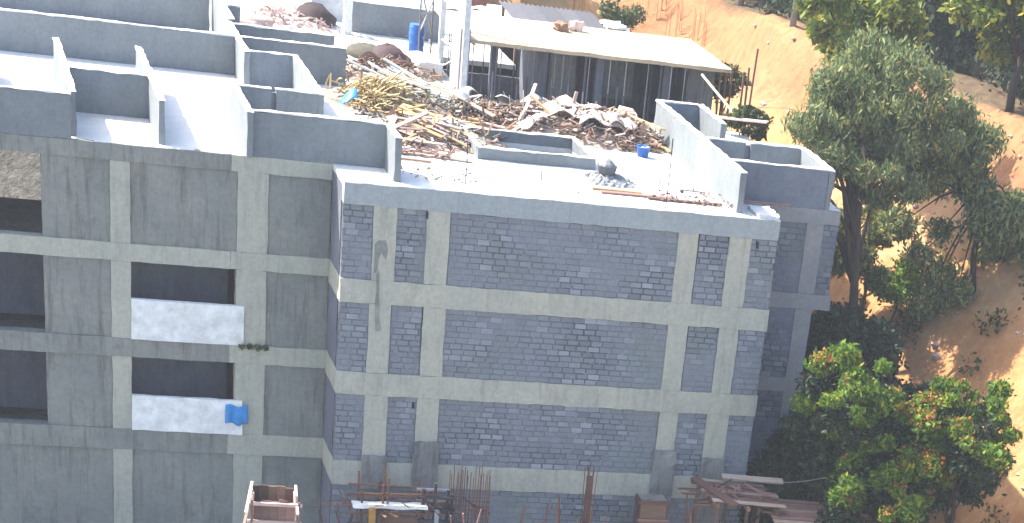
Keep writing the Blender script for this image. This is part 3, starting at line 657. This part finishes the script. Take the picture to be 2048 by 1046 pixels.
for x, y_, a, sx, sy, mt, lab in ((9.3, 10.2, -.2, 1.7, .8, BAG, 'pale pink crumpled sheet at the left of the heap'), (10.5, 9.9, .1, 1.5, 1.2, BAG, 'large bright pink white sheet in the middle of the heap'), (10.2, 11.6, -.1, 2.0, .6, BAG, 'long pink sheet lying at the back of the heap'),
        (8.3, 12.6, -.2, 1.4, .55, PALE, 'white curled sheet at the back left of the heap'), (11.3, 9.6, .3, 1.0, .7, BAG, 'small pink sheet near the yellow plank'), (8.1, 9.5, .2, .9, .5, BAG, 'crumpled pink scrap sheet beside the roof opening')):
    sheet(x, y_, a, sx*1.1, sy*1.15, mt, lab, amp=.3, dz=.24)
plank(12.35, 10.6, -1.25, 3.1, .24, .05, WOOD_TAN, 'long sunlit yellow plank sloping down the right of the heap', tilt=.12, dz=.1)
plank(12.55, 9.4, -.95, 1.8, .2, .05, WOOD_TAN, 'short yellow orange plank below the long yellow one', name='timber_board')
o = MB().rough(-.3, .3, -.22, .22, 0, .3, amp=.03, seg=.2).obj('pale_carton', BAG); o.location = (12.3, 12.3, .35); o.rotation_euler = (.3, .15, .3); tag(o, 'pale pink box on top of the yellow plank', 'box')
plank(8.15, 10.6, 1.0, 1.9, .12, .05, WOOD_PINK, 'pale leaning batten forming the left leg of a crossed pair', tilt=.5, name='timber_batten')
plank(8.75, 10.1, -.9, 1.7, .1, .05, WOOD_TAN, 'tan leaning batten forming the right leg of a crossed pair', tilt=-.4, name='timber_batten')
plank(7.5, 13.3, -.75, 2.0, .2, .05, PALE, 'white plank pointing from the straw to the heap', name='timber_board')
plank(10.1, 11.6, 1.57, .1, .1, .75, WOOD_PINK, 'short pink upright stub in the heap', name='timber_stub', z=.85)
# left scatter of boards near the wall end
for x, y_, a, L, wd, mt, lab, tl in ((3.0, 6.6, -.9, 1.9, .28, WOOD_PINK, 'wide pale plank leaning down beside the left wall end', .22), (2.6, 7.0, 1.1, 1.3, .2, WOOD_PINK, 'pinkish board crossing behind the wide pale plank', .2), (3.1, 4.9, -.25, 2.2, .16, WOOD_RED, 'long reddish board flat behind the left wall end', 0),
        (3.7, 4.3, -.15, 2.4, .12, WOOD_GREY, 'thin weathered batten flat on the white roof at left', 0), (2.7, 3.6, -.1, 1.4, .1, WOOD_BROWN, 'dark batten close to the left wall end', 0), (4.9, 6.9, -.5, 1.4, .22, WOOD_TAN, 'tan board left of the roof opening', .05), (5.0, 6.2, -.7, 1.3, .2, WOOD_RED, 'red brown board left of the roof opening curb', .08),
        (3.4, 9.0, -.12, 3.2, .14, WOOD_BROWN, 'long dark batten lying behind the blue sheet', 0), (3.6, 8.2, -.3, 2.4, .14, WOOD_GREY, 'grey batten below the long dark one', 0), (2.3, 8.0, .1, 1.5, .5, BAG, 'pale pink board just over the left parapet', .06)):
    plank(x, y_, a, L, wd, .045, mt, lab, tilt=tl)
for k in range(34):
    mt, kind, lb = ((WOOD_PINK, 'timber_batten', 'pinkish batten'), (WOOD_TAN, 'timber_strip', 'pale tan strip'), (WOOD_GREY, 'timber_plank', 'weathered plank'))[k % 3]
    q = random.random(); x, y_ = 3.2+q*3.4+random.gauss(0, .5), 6.2+q*4.6+random.gauss(0, .9)
    if 5.0 < x < 9.5 and y_ < 8.6: y_ = 9.0+random.random()
    plank(x, y_, random.choice((-.95, -.6, .25, 1.0))+random.gauss(0, .2), random.uniform(.8, 1.9), random.uniform(.1, .26), .04, mt, lb+' lying among the scraps between the left parapet and the roof opening', lb+'s among the scraps behind the left parapet', kind, tilt=random.gauss(0, .1), dz=.12)
# stack of long pale sheets and pipes
for k in range(26):
    a = -1.02+random.gauss(0, .06); q = random.uniform(-1, 1)
    plank(4.45+q*.85+random.uniform(-.3, .3), 14.0+q*-.6+random.uniform(-1.4, 1.2), a, random.uniform(1.8, 3.4), random.uniform(.08, .2), .05, PALE if k % 3 else WOOD_GREY,
          'long pale grey length in the slanting stack behind the straw' if k % 3 else 'long weathered grey length in the slanting stack behind the straw', 'pale lengths in the slanting stack' if k % 3 else 'weathered lengths in the slanting stack',
          'shuttering_length' if k % 3 else 'timber_length', dz=.08*(k % 5), tilt=random.gauss(0, .04))
# straw bamboo bundle
def strawpile(cx, cy, rx, ry, n, label, base=.1):
    m = MB()
    for _ in range(n):
        a = random.gauss(1.2, .5); L = random.uniform(.4, 1.2); x, y_ = cx+random.gauss(0, rx), cy+random.gauss(0, ry)
        p = Vector((x, y_, base+surf(x, y_)*.6+random.random()*.3)); d = Vector((math.cos(a)*.6, -math.sin(a)*.4, random.uniform(-.05, .45))).normalized()*L
        m.tube([p, p+d*.5+Vector((0, 0, .05)), p+d], [.035, .03, .02], 4)
    return tag(m.obj('bamboo_bundle', STRAW), label, 'bundle', kind='stuff')
scrap('timber_scrap', 7.0, 11.4, .9, 1.8, 150, WOOD_BROWN, 'brown scrap between the reed scraps and the big heap', -.3, (.1, .5))
scrap('plaster_rubble', 4.4, 8.6, 2.6, 3.2, 170, PALE, 'pale broken plaster and block bits among the scraps behind the left parapet', -.3, (.08, .3), .08)
scrap('plaster_rubble', 10.4, 10.6, 3.1, 2.3, 240, BAG, 'pinkish paper and board bits over the big heap', -.1, (.1, .45), .05)
scrap('dark_scrap', 4.6, 8.4, 2.4, 2.8, 150, WOOD_BROWN, 'dark sticks among the pale rubble behind the left parapet', -.4, (.15, .7))
strawpile(2.7, 11.2, .55, .6, 210, 'loose heap of yellow bamboo and straw behind the left parapet')
sheet(5.2, 14.1, -.1, 1.9, .8, BAG, 'large white pink sheet below the hoist posts', amp=.12, dz=.45)
sheet(6.35, 14.6, -.6, 1.4, .9, CREAM, 'cream sheet draped at the foot of the hoist posts', amp=.3, dz=.15)
sheet(6.5, 13.0, -1.2, 1.3, .5, PALE, 'pale hanging strip sheet below the cream sheet', amp=.3)
sheet(3.9, 18.2, .2, 1.3, .9, BAG, 'pink rubble sheet beside the dark brown tarpaulin', amp=.3)
sheet(5.9, 20.2, .2, 2.0, 1.6, CREAM, 'cream sheet on the roof before the blue barrel', amp=.15)
sheet(1.9, 15.0, 0, .7, .5, WHITEP, 'small white sheet at the end of the rear parapet', amp=.1)
def hump(x, y_, rx, ry, h, mat, name, lab, cat='tarpaulin'):
    m = MB(); n = 16
    for j in range(9):
        for i in range(n):
            a = 2*PI*i/n; q = math.cos(j/8*PI/2); k_ = 1+.14*math.sin(3*a+j)+random.uniform(-.05, .05)
            m.v.append((rx*q*k_*math.cos(a), ry*q*k_*math.sin(a), h*math.sin(j/8*PI/2)*(1+random.uniform(-.06, .06))))
    for j in range(8):
        for i in range(n): m.f.append((j*n+i, j*n+(i+1) % n, (j+1)*n+(i+1) % n, (j+1)*n+i))
    o = m.obj(name, mat, smooth=True); o.location = (x, y_, surf(x, y_)*.7+.004); return tag(o, lab, cat)
hump(2.95, 26.2, .85, 1.1, .75, HUMP, 'tarpaulin_hump', 'dark purple brown covered heap on the far left roof')
hump(4.75, 19.3, .8, .9, .75, HUMP, 'tarpaulin_hump', 'dark brown covered heap left of the blue barrel')
hump(4.1, 20.6, .9, .8, .45, HAY, 'reed_hump', 'olive reed hump behind the dark brown covered heap', 'heap')
for x, y_, lab in ((.2, 24.0, 'pinkish stone pile at the edge of the far left roof'), (1.4, 26.8, 'pink brown earth hump on the far left roof')): hump(x, y_, .8, .8, .35, WOOD_PINK, 'rubble_hump', lab, 'heap')
# grey lump on its cement heap
heap('cement_heap', 9.35, 3.35, .95, .8, .28, CEM, 'flat grey cement heap under the dark lump on the white roof')
L_ = empty('mortar_tub', (9.28, 3.35, .2), label='dark grey tub full of mortar on the grey cement heap near the roof edge', cat='tub')
MB().lathe([(.20, 0), (.27, .04), (.34, .30), (.36, .33), (.33, .33), (.27, .28)], n=14).obj('tub', LUMP, L_, smooth=True)
m = MB().lathe([(.31, .26), (.26, .38), (.15, .50), (.03, .56)], n=9); m.obj('mortar', CEM, L_)
# long boards on the slab edge
for x, y_, a, L, wd, mt, lab in ((10.0, 1.55, -.02, 2.7, .16, WOOD_RED, 'long reddish brown board by the slab edge right of the mortar tub'), (11.5, 1.35, .01, 2.6, .18, WOOD_BROWN, 'dark brown board along the slab edge'), (9.3, 1.95, -.03, 1.7, .1, WOOD_TAN, 'tan strip behind the brown boards at the slab edge'),
        (12.2, 2.9, -.1, .9, .08, CEM, 'short grey strip on the white roof near the right wall'), (15.2, 1.95, -.05, 1.7, .16, WOOD_RED, 'brown plank at the foot of the right wing wall')):
    if x > 15: plank(x-.6, y_, a, L, wd, .05, mt, lab, z=.1)
    else: plank(x, y_, a, L, wd, .05, mt, lab)
# thin vertical starter rods
for x, y_, h, lab in ((4.0, 1.0, 1.3, 'thin dark rod upright near the left of the slab edge'), (10.55, .35, 2.2, 'tall thin dark rod upright on the slab edge at right'), (6.7, 1.95, .45, 'short dark rod upright in the middle of the white roof'), (4.3, 5.0, .8, 'thin rod upright beside the roof opening')):
    o = MB().tube([(0, 0, 0), (.01, 0, h*.5), (-.01, .01, h)], .018, 6).obj('starter_rod', DARKST); o.location = (x, y_, 0); tag(o, lab, 'rod')
# blue barrel, bucket, sheet
def barrel(x, y_, z, lab, h=.92, r=.29, mat=BLUE):
    T = empty('plastic_barrel', (x, y_, z), label=lab, cat='barrel')
    MB().lathe([(r*.9, 0), (r, .04), (r, h*.3), (r*1.05, h*.32), (r*1.05, h*.36), (r, h*.38), (r, h*.64), (r*1.05, h*.66), (r*1.05, h*.7), (r, h*.72), (r, h*.93), (r*.9, h)]).obj('body', mat, T, smooth=True)
    MB().lathe([(r*.94, h-.01), (r*.94, h+.03), (r*.85, h+.035)]).obj('lid', mat, T, smooth=True); return T
barrel(6.35, 22.3, 0, 'tall blue plastic barrel on the white roof near the hoist posts', h=1.05, r=.3)
T = empty('plastic_bucket', (11.75, 7.7, .003), label='blue bucket with pale contents at the front right of the heap', cat='bucket')
MB().lathe([(.19, 0), (.25, .33), (.27, .34), (.26, .36), (.23, .35), (.22, .25)], n=18).obj('tub', BLUE, T, smooth=True)
MB().lathe([(.22, .22), (.1, .31), (.02, .34)], n=12).obj('contents', WHITEP, T, smooth=True)
hp = MB().tube([(math.cos(a)*.26, 0, .34+math.sin(a)*.2) for a in [i*PI/8 for i in range(9)]], .012, 5).obj('handle', DARKST, T)
T = tag(sheet(1.55, 9.0, .0, .62, .4, BLUE_L, 'bright blue plastic bag just behind the left parapet', name='plastic_bag', amp=.5, dz=.5), cat='bag')
sheet(1.15, 8.8, .3, .3, .25, WHITEP, 'small white bag left of the blue bag', name='plastic_bag', amp=.35, dz=.5, cat='bag')
# hoist posts
HT = empty('material_hoist', (7.0, 17.6, 0), label='tall white twin post hoist standing left of the covered floor', cat='hoist')
MB().box(-.52, -.32, .9, 1.1, 0, 5.6).obj('post', STEEL_W, HT); MB().box(-.22, -.0, -2.0, -1.8, 0, 5.6).obj('post', STEEL_W, HT)
for z in (1.3, 2.7, 4.2): MB().bar((-.42, .9, z), (-.12, -1.8, z), .05, .05).obj('tie_bar', STEEL_W, HT)
MB().bar((-.42, .9, .3), (-.12, -1.8, 1.3), .04, .04).obj('brace', STEEL_W, HT); MB().box(-.28, .1, -1.76, -.2, -.0, 2.2).obj('mesh_screen', PROP, HT)
sheet_o = MB().rough(.02, .5, -2.0, -1.5, 3.1, 3.7, amp=.08, seg=.15).obj('red_cloth', RED, HT)
# frame with diagonal brace left of posts
T = empty('tube_scaffold', (6.3, 21.5, 0), label='thin green grey scaffold frame left of the hoist posts', cat='scaffold')
for a, b in (((0, 0, 0), (0, 0, 2.6)), ((.6, .6, 0), (.6, .6, 2.6)), ((0, 0, 2.5), (.6, .6, .8)), ((0, 0, 1.6), (.6, .6, 1.6)), ((-.5, 1.5, 2.6), (0, 0, 1.8)), ((0, 0, .9), (.6, .6, 2.1))): MB().tube([a, b], .035, 6).obj('tube', PROP, T)
# props under the slab
prop = empty('steel_prop', (0, 0, -1.3), label='thin grey steel prop holding up the slab of the covered floor', cat='prop', group='props under the covered floor slab')
MB().tube([(0, 0, 0), (0, 0, 1.6)], .035, 6).obj('outer_tube', PROP, prop); MB().tube([(0, 0, 1.5), (0, 0, 2.88)], .024, 6).obj('inner_tube', PROP, prop); MB().box(-.07, .07, -.07, .07, 2.86, 2.88).obj('head_plate', PROP, prop)
k = 0
for yy in (16.75, 17.6, 18.6, 20.2):
    for x in np.arange(7.3, 17.2, (.62 if yy < 17 else 1.3)):
        x += random.uniform(-.25, .25); p_ = prop if k == 0 else copy_tree(prop); p_.location = (x, yy+random.uniform(-.3, .3), -1.3); k += 1
for x in (17.35, 17.55, 17.9, 18.3, 18.6, 19.0):
    zb = -12.9; o = MB().tube([(0, 0, zb), (.05, 0, -4), (0, .03, 1.5+random.uniform(-.3, .1))], .045, 6).obj('scaffold_pole', WOOD_BROWN); o.location = (x, 17.6+random.uniform(-.6, 1.2), 0); tag(o, 'upright bamboo pole beside the end of the cream slab', 'pole', 'bamboo poles at the slab end')
o = MB().tube([(16.3, 16.2, 1.5), (17.0, 14.3, .7), (17.6, 12.4, -.4)], .05, 6).obj('leaning_pole', CREAM); tag(o, 'pale pole leaning down from the cream slab to the right wing', 'pole')
plank(16.6, 12.9, -.9, 3.4, .2, .05, WOOD_PINK, 'pale weathered board sloping down behind the long parapet', tilt=.15, z=.4)
o = MB().tube([(23.1, 30, gz(23.1, 30)-.1), (23.1, 29.9, -.6), (23.1, 29.8, .5)], .05, 6).obj('marker_pole', WOOD_RED); tag(o, 'thin dark upright pole on the sunlit orange slope', 'pole')
for x, yy, lab in ((22.0, 46.0, 'bundle of rusty starter bars on the bank, leftmost'), (22.4, 44.0, 'bundle of rusty starter bars on the bank, second from left'), (22.8, 42.0, 'bundle of rusty starter bars on the bank, third from left'), (23.3, 40.0, 'bundle of rusty starter bars on the bank, rightmost'), (18.4, 43.5, 'rusty starter bars beside the round olive bush')):
    T = empty('starter_bars', (x, yy, gz(x, yy)-.1), label=lab, cat='rebar', group='starter bars on the orange bank')
    for k in range(7): dx, dy = random.uniform(-.45, .45), random.uniform(-.5, .5); MB().tube([(dx, dy, 0), (dx+random.uniform(-.06, .06), dy, random.uniform(1.5, 2.3))], .016, 5).obj('bar', BAR_O, T)
# interior items
sheet(14.2, 17.8, .2, .9, .5, PALE, 'grey sheet heap inside the covered floor', amp=.1, dz=-1.2)
T = empty('work_table', (11.4, 18.0, -1.3), label='dark low trestle inside the covered floor by the partition', cat='trestle')
MB().box(-.5, .5, -.3, .3, .7, .76).obj('top', WOOD_BROWN, T)
for sx in (-.45, .45):
    for sy in (-.25, .25): MB().box(sx-.03, sx+.03, sy-.03, sy+.03, 0, .7).obj('leg', WOOD_BROWN, T)
# grey roof sheets behind the cream slab
T = empty('sheet_stack', (0, 0, 0), label='dark grey corrugated sheets sloping behind the cream slab', cat='roof sheets')
for k in range(5):
    m = MB(); x0 = 10.4+k*.8; n = 12
    for i in range(n+1):
        x = x0+i*.78/n; zz = .05*math.sin(i*PI/1.5); m.v += [(x, 23.3, 1.55+zz), (x, 26.2, 1.7+zz), (x, 23.3, 1.53+zz), (x, 26.2, 1.68+zz)]
    for i in range(n): q = 4*i; m.f += [(q, q+4, q+5, q+1), (q+2, q+3, q+7, q+6), (q, q+2, q+6, q+4), (q+1, q+5, q+7, q+3)]
    m.obj('roof_sheet', SHEET, T)
for x in (10.6, 12.4, 14.2):
    for yy, h in ((23.4, 1.5), (26.1, 1.6)): MB().box(x-.06, x+.06, yy-.06, yy+.06, -1.3, h).obj('post', WOOD_BROWN, T)
o = MB().rough(14.3, 15.2, 23.2, 24.6, 1.62, 1.72, amp=.05, seg=.2).obj('white_end_sheet', WHITEP, T)
sheet_z = [(12.4, 21.0), (11.7, 20.6)]
for (x, yy), lab in zip(sheet_z, ('crumpled pinkish cloth on the cream slab', 'small brown cloth on the cream slab left of the pink one')):
    o = MB().rough(-.25, .25, -.2, .2, 0, .3, amp=.09, seg=.12).obj('cloth_bundle', BAG if 'pink' in lab[:18] else WOOD_BROWN); o.location = (x, yy, 1.76); tag(o, lab, 'cloth')
sheet(9, 33, .3, 3.6, 2.2, GREENC, 'pale green sheet on the far roof behind the hoist', amp=.2)
m = MB()
for _ in range(700):
    t_ = random.uniform(20, 33); yy = random.uniform(-8, 60); x = (t_-.24*yy)/.97; q = random.uniform(.03, .13)*(1 if random.random() < .9 else 2); n_ = 6; o_ = len(m.v)
    m.lathe([(q*.8, -q*.3), (q*random.uniform(.8, 1.1), q*.2), (q*.4, q*.6)], (x, yy, gz(x, yy)), 6)
tag(m.obj('stones', WOOD_PINK), 'small stones scattered over the orange slope', 'stones', kind='stuff')
# white object beyond the right wing
o = sheet(24.4, 24.4, .3, 1.7, 1.2, WHITEP, 'crumpled white plastic sheet on the soil right of the wing', name='plastic_sheet', amp=.3); o.location.z = gz(24.4, 24.4)
o = sheet(23.5, 24.6, .5, .7, .6, BLUE_L, 'small pale blue sheet left of the white one on the soil', name='plastic_sheet', amp=.3); o.location.z = gz(23.5, 24.6)

# ---------------------------------------------------------------- foreground
Z0 = -13.0
def ribcage(name, x0, x1, yy, top, n, label, mat=RUST, depth=.35, var=.35):
    T = empty(name, ((x0+x1)/2, yy, Z0), label=label, cat='rebar')
    for i in range(n):
        x = (i/(n-1)-.5)*(x1-x0)
        for j, dy in enumerate((0, depth)):
            h = top-Z0-random.random()*var; MB().tube([(x, dy, 0), (x+random.uniform(-.02, .02), dy, h*.6), (x+random.uniform(-.05, .05), dy+random.uniform(-.05, .05), h)], .014, 5).obj('bar', mat, T)
    z = .2
    while z < top-Z0-1.0:
        m = MB(); a = (x1-x0)/2+.02; m.tube([(-a, -.02, z), (a, -.02, z), (a, depth+.02, z), (-a, depth+.02, z), (-a, -.02, z)], .009, 4); m.obj('stirrup', mat, T); z += .3
    return T
ribcage('rebar_cage', 3.58, 4.86, -2, -8.35, 12, 'tall rusty reinforcement cage of thin bars before the lowest beam')
ribcage('rebar_column', 8.12, 8.42, -2, -8.15, 4, 'single narrow rusty column cage left of the brown shutter', depth=.25, var=.1)
MB().rough(8.17, 8.36, -1.9, -1.8, -13, -8.5, amp=.02).obj('timber_stake', WOOD_RED)
tag(bpy.data.objects['timber_stake'], 'reddish timber stake inside the narrow column cage', 'stake')
T = empty('column_shutter', (10.62, -1.6, Z0), label='dark brown plywood column shutter at the bottom right of the wall', cat='formwork')
for a in ((-.47, .47, -.3, -.26), (-.47, .47, .26, .3), (-.51, -.47, -.3, .3), (.47, .51, -.3, .3)): MB().rough(a[0], a[1], a[2], a[3], 0, 3.75, amp=.01).obj('panel', WOOD_BROWN, T)
for z in (.6, 1.4, 2.2, 3.0, 3.6): MB().box(-.58, .58, -.38, -.31, z, z+.09).obj('waler', WOOD_RED, T)
MB().box(-.46, .46, -.25, .25, 3.2, 3.76).obj('concrete_fill', CONC_OLD, T); MB().tube([(-.62, -.42, 3.8), (-.72, -.5, 0)], .04, 6).obj('strut', DARKST, T)
# sunlit shutter box at left
T = empty('column_shutter', (-3.05, -8.0, Z0), rz=-.05, label='sunlit open topped timber shutter box at the lower left', cat='formwork')
zt = 5.72
for i in range(5):
    MB().rough(-.6+i*.24, -.37+i*.24, -.32, -.28, .0, zt-random.uniform(0, .18), amp=.012).obj('plank', WOOD_RED, T); MB().rough(-.6+i*.24, -.37+i*.24, .42, .46, .0, zt+.1-random.uniform(0, .1), amp=.012).obj('plank', WOOD_BROWN, T)
for sx in (-.64, .6):
    for j in range(3): MB().rough(sx, sx+.04, -.3+j*.25, -.07+j*.25, 0, zt+random.uniform(-.06, .1), amp=.012).obj('plank', WOOD_PINK, T)
for z in (zt-.25, zt-.8): MB().box(-.78, .78, -.42, -.33, z, z+.09).obj('waler', WOOD_PINK, T)
for a, b in (((-.95, -1.0, zt-.75), (-.62, .1, zt+.02)), ((.62, -.75, zt-.35), (.66, .45, zt+.12)), ((-.9, -1.2, zt-.2), (-.62, .2, zt+.25)), ((.7, -.9, zt-.9), (1.3, -.5, zt-1.0))): MB().bar(a, b, .08, .05).obj('batten', WOOD_PINK, T)
for sx in (-.7, .66): MB().box(sx, sx+.07, -.42, -.35, 0, zt-.1).obj('upright', WOOD_BROWN, T)
# scaffold with white plank
T = empty('scaffold', (1.75, -2.4, Z0), label='rusty pipe scaffold with a white plank before the left column', cat='scaffold')
for x in (-1.2, -.55, -.35, .75):
    for yy in (0, .8): MB().tube([(x, yy, 0), (x+random.uniform(-.05, .05), yy, 4.05+random.uniform(-.2, .45))], .035, 6).obj('upright', RUST, T)
for z in (3.1, 3.75, 2.4): MB().tube([(-1.7, 0, z), (1.3, 0, z+.06)], .035, 6).obj('ledger', RUST, T); MB().tube([(-1.5, .8, z+.05), (1.2, .8, z)], .035, 6).obj('ledger', RUST, T)
MB().rough(-1.5, .95, -.12, .16, 3.32, 3.46, amp=.02).obj('deck_plank', WHITEP, T); MB().rough(-1.0, .6, .3, .6, 3.55, 3.6, amp=.02).obj('deck_plank', WOOD_RED, T)
MB().tube([(-1.5, -.1, 3.1), (-2.2, -.3, 0)], .04, 6).obj('brace', DARKST, T); MB().box(-.98, -.78, -.25, -.1, 0, 3.35).obj('post', OCHRE, T); MB().box(-.45, .1, .1, .16, 1.8, 3.1).obj('board', WOOD_BROWN, T); MB().box(.1, .7, .1, .16, 1.2, 3.0).obj('board', WOOD_RED, T)
T = empty('column_clamp_frame', (2.95, -2.2, Z0), label='dark steel clamp frame around the second column base', cat='formwork')
for z in (2.55, 2.9, 3.3, 3.7): MB().box(-.55, .65, -.3, -.22, z, z+.08).obj('clamp', DARKST, T); MB().box(-.5, .6, .35, .43, z+.05, z+.12).obj('clamp', PROP, T)
for x in (-.42, -.05, .38, .52): MB().box(x, x+.09, -.2, -.1, 0, 4.0+random.uniform(-.2, .35)).obj('upright', DARKST, T)
MB().box(-.5, .5, -.21, -.19, 1.4, 2.7).obj('panel', WOOD_BROWN, T)
MB().tube([(.6, -.35, 3.3), (1.15, -.6, 1.6), (1.4, -.7, 0)], .05, 6).obj('strut', DARKST, T)
MB().box(-.02, .12, -.36, -.3, 2.3, 3.35).obj('batten', PALE, T)
# mauve stained timber decks lower right
def deck(x0, x1, y0, y1, z, n, label, slope=0, mat=WOOD_RED, along='x'):
    T = empty('timber_deck', ((x0+x1)/2, (y0+y1)/2, Z0), label=label, cat='deck'); cx, cy = (x0+x1)/2, (y0+y1)/2
    for i in range(n):
        w_ = (y1-y0)/n; ya = y0+i*w_-cy; L = (x1-x0)/2; h = z-Z0
        e0, e1 = random.uniform(-.25, .25), random.uniform(-.25, .25); dz = random.uniform(-.03, .03)
        MB().bar((-L+e0, ya+w_/2, h+dz+slope*-L), (L+e1, ya+w_/2+random.uniform(-.04, .04), h+dz+slope*L), w_*.86, .05).obj('plank', mat if i % 4 else WOOD_GREY, T)
    for x in (-.42, 0, .42): MB().bar((x*(x1-x0), y0-cy-.15, z-Z0-.11+slope*x*(x1-x0)), (x*(x1-x0), y1-cy+.1, z-Z0-.11+slope*x*(x1-x0)), .1, .14).obj('joist', WOOD_BROWN, T)
    for x in (-.42, 0, .42):
        for yy in (y0-cy, y1-cy): MB().box(x*(x1-x0)-.05, x*(x1-x0)+.05, yy-.05, yy+.05, 0, z-Z0-.19+slope*x*(x1-x0)).obj('leg', WOOD_BROWN, T)
    return T
deck(12.3, 14.9, -3.1, -.8, -8.85, 9, 'mauve brown timber deck at the foot of the right corner', -.05)
deck(14.4, 18.4, -3.6, -1.2, -9.3, 9, 'larger timber deck at the lower right corner of the photo', -.04)
plank(14.4, -1.0, -.12, 2.2, .3, .06, WOOD_GREY, 'pale grey board on the far edge of the mauve deck', z=-8.65)
plank(12.6, -2.3, -1.3, 2.7, .28, .08, WOOD_RED, 'heavy mauve beam lying across the left end of the deck', z=-8.7, tilt=0, cat='beam', name='timber_beam')
for k in range(7): plank(12.15+random.uniform(-.2, .15), -2.9+k*.3, .2+random.gauss(0, .15), .7, .09, .06, WOOD_BROWN if k % 2 else WOOD_RED, 'short dark batten end sticking out left of the mauve deck', 'batten ends left of the mauve deck', name='timber_batten', z=-9.0+random.uniform(-.1, .25))
scrap('timber_scrap', 13.6, -2.1, 1.1, .8, 22, WOOD_RED, 'loose mauve offcuts on the lower decks', 0, (.2, .6)).location.z = -8.85
for a, b, lab, s in (((14.2, 0, -9.0), (17.6, -1.4, -8.15), 'pale rope sagging across the dark bushes', .25), ((15.6, -3.0, -9.5), (19.2, -2.0, -9.2), 'pale rope above the lower right timber deck', .1)):
    a, b = Vector(a), Vector(b); o = MB().tube([a.lerp(b, q)-Vector((0, 0, s*4*q*(1-q))) for q in [i/10 for i in range(11)]], .02, 5).obj('rope', ROPE); tag(o, lab, 'rope')
o = MB().tube([(17.6, -1.4, Z0), (17.6, -1.4, -8.1)], .04, 6).obj('rope_post', WOOD_GREY); tag(o, 'thin grey post holding the rope by the flame tree', 'post')
for k in range(26):
    x = random.choice((random.uniform(-.2, 5.2), random.uniform(11.4, 13.5), random.uniform(5, 9))) if k > 6 else random.uniform(-.3, 4.8)
    yy = random.uniform(-3.2, -1.3); tp = random.uniform(-10.3, -9.0); dx, dy = random.gauss(0, .5), random.uniform(-.8, .4)
    o = MB().bar((0, 0, 0), (dx, dy, tp-Z0), random.uniform(.04, .1), .045, (1, 0, 0)).obj('formwork_batten', WOOD_RED if k % 2 else RUST); o.location = (x, yy, Z0)
    tag(o, 'reddish brown formwork batten standing at the foot of the front wall', 'batten', 'battens standing at the foot of the front wall')
scrap('site_scrap', 2.2, -2.0, 3.0, .6, 50, RUST, 'rusty offcuts tangled in the scaffold before the left columns', 0, (.3, 1.2)).location.z = -9.9
# blue cloth on balcony, long sunlit scraps on the slope
m = MB(); n = 8
for j in range(n+1):
    for i in range(n+1): m.v.append((-3.25+i*.09, y-.13-.05*math.sin(i*1.7)*(j/n)-.02, -8.0-.62*j/n+.05*math.sin(i)))
for j in range(n):
    for i in range(n): m.f.append((j*(n+1)+i, j*(n+1)+i+1, (j+1)*(n+1)+i+1, (j+1)*(n+1)+i))
o = m.obj('hanging_cloth', BLUE_L, smooth=True); sd = o.modifiers.new('solid', 'SOLIDIFY'); sd.thickness = .012; tag(o, 'blue cloth hanging over the white panel of the left bay', 'cloth')
for k, (x, yy, lab) in enumerate(((20.9, 9.4, 'sunlit pale rubble on the slope beside the second storey'), (22.5, 4.9, 'small sunlit earth pile between the dark trunks'))):
    o = hump(x, yy, .8, .9, .6, WOOD_PINK, 'rubble_hump', lab, 'rubble'); o.location.z = gz(x, yy)
o = leaf_obj('roof_moss', leaves([(-2.75+.25*i, 2.12, -6.02) for i in range(4)], [.12]*4, 260, .06), LEAF_MID, None); tag(o, 'small weeds growing on the left wing beam', 'weeds', kind='stuff')
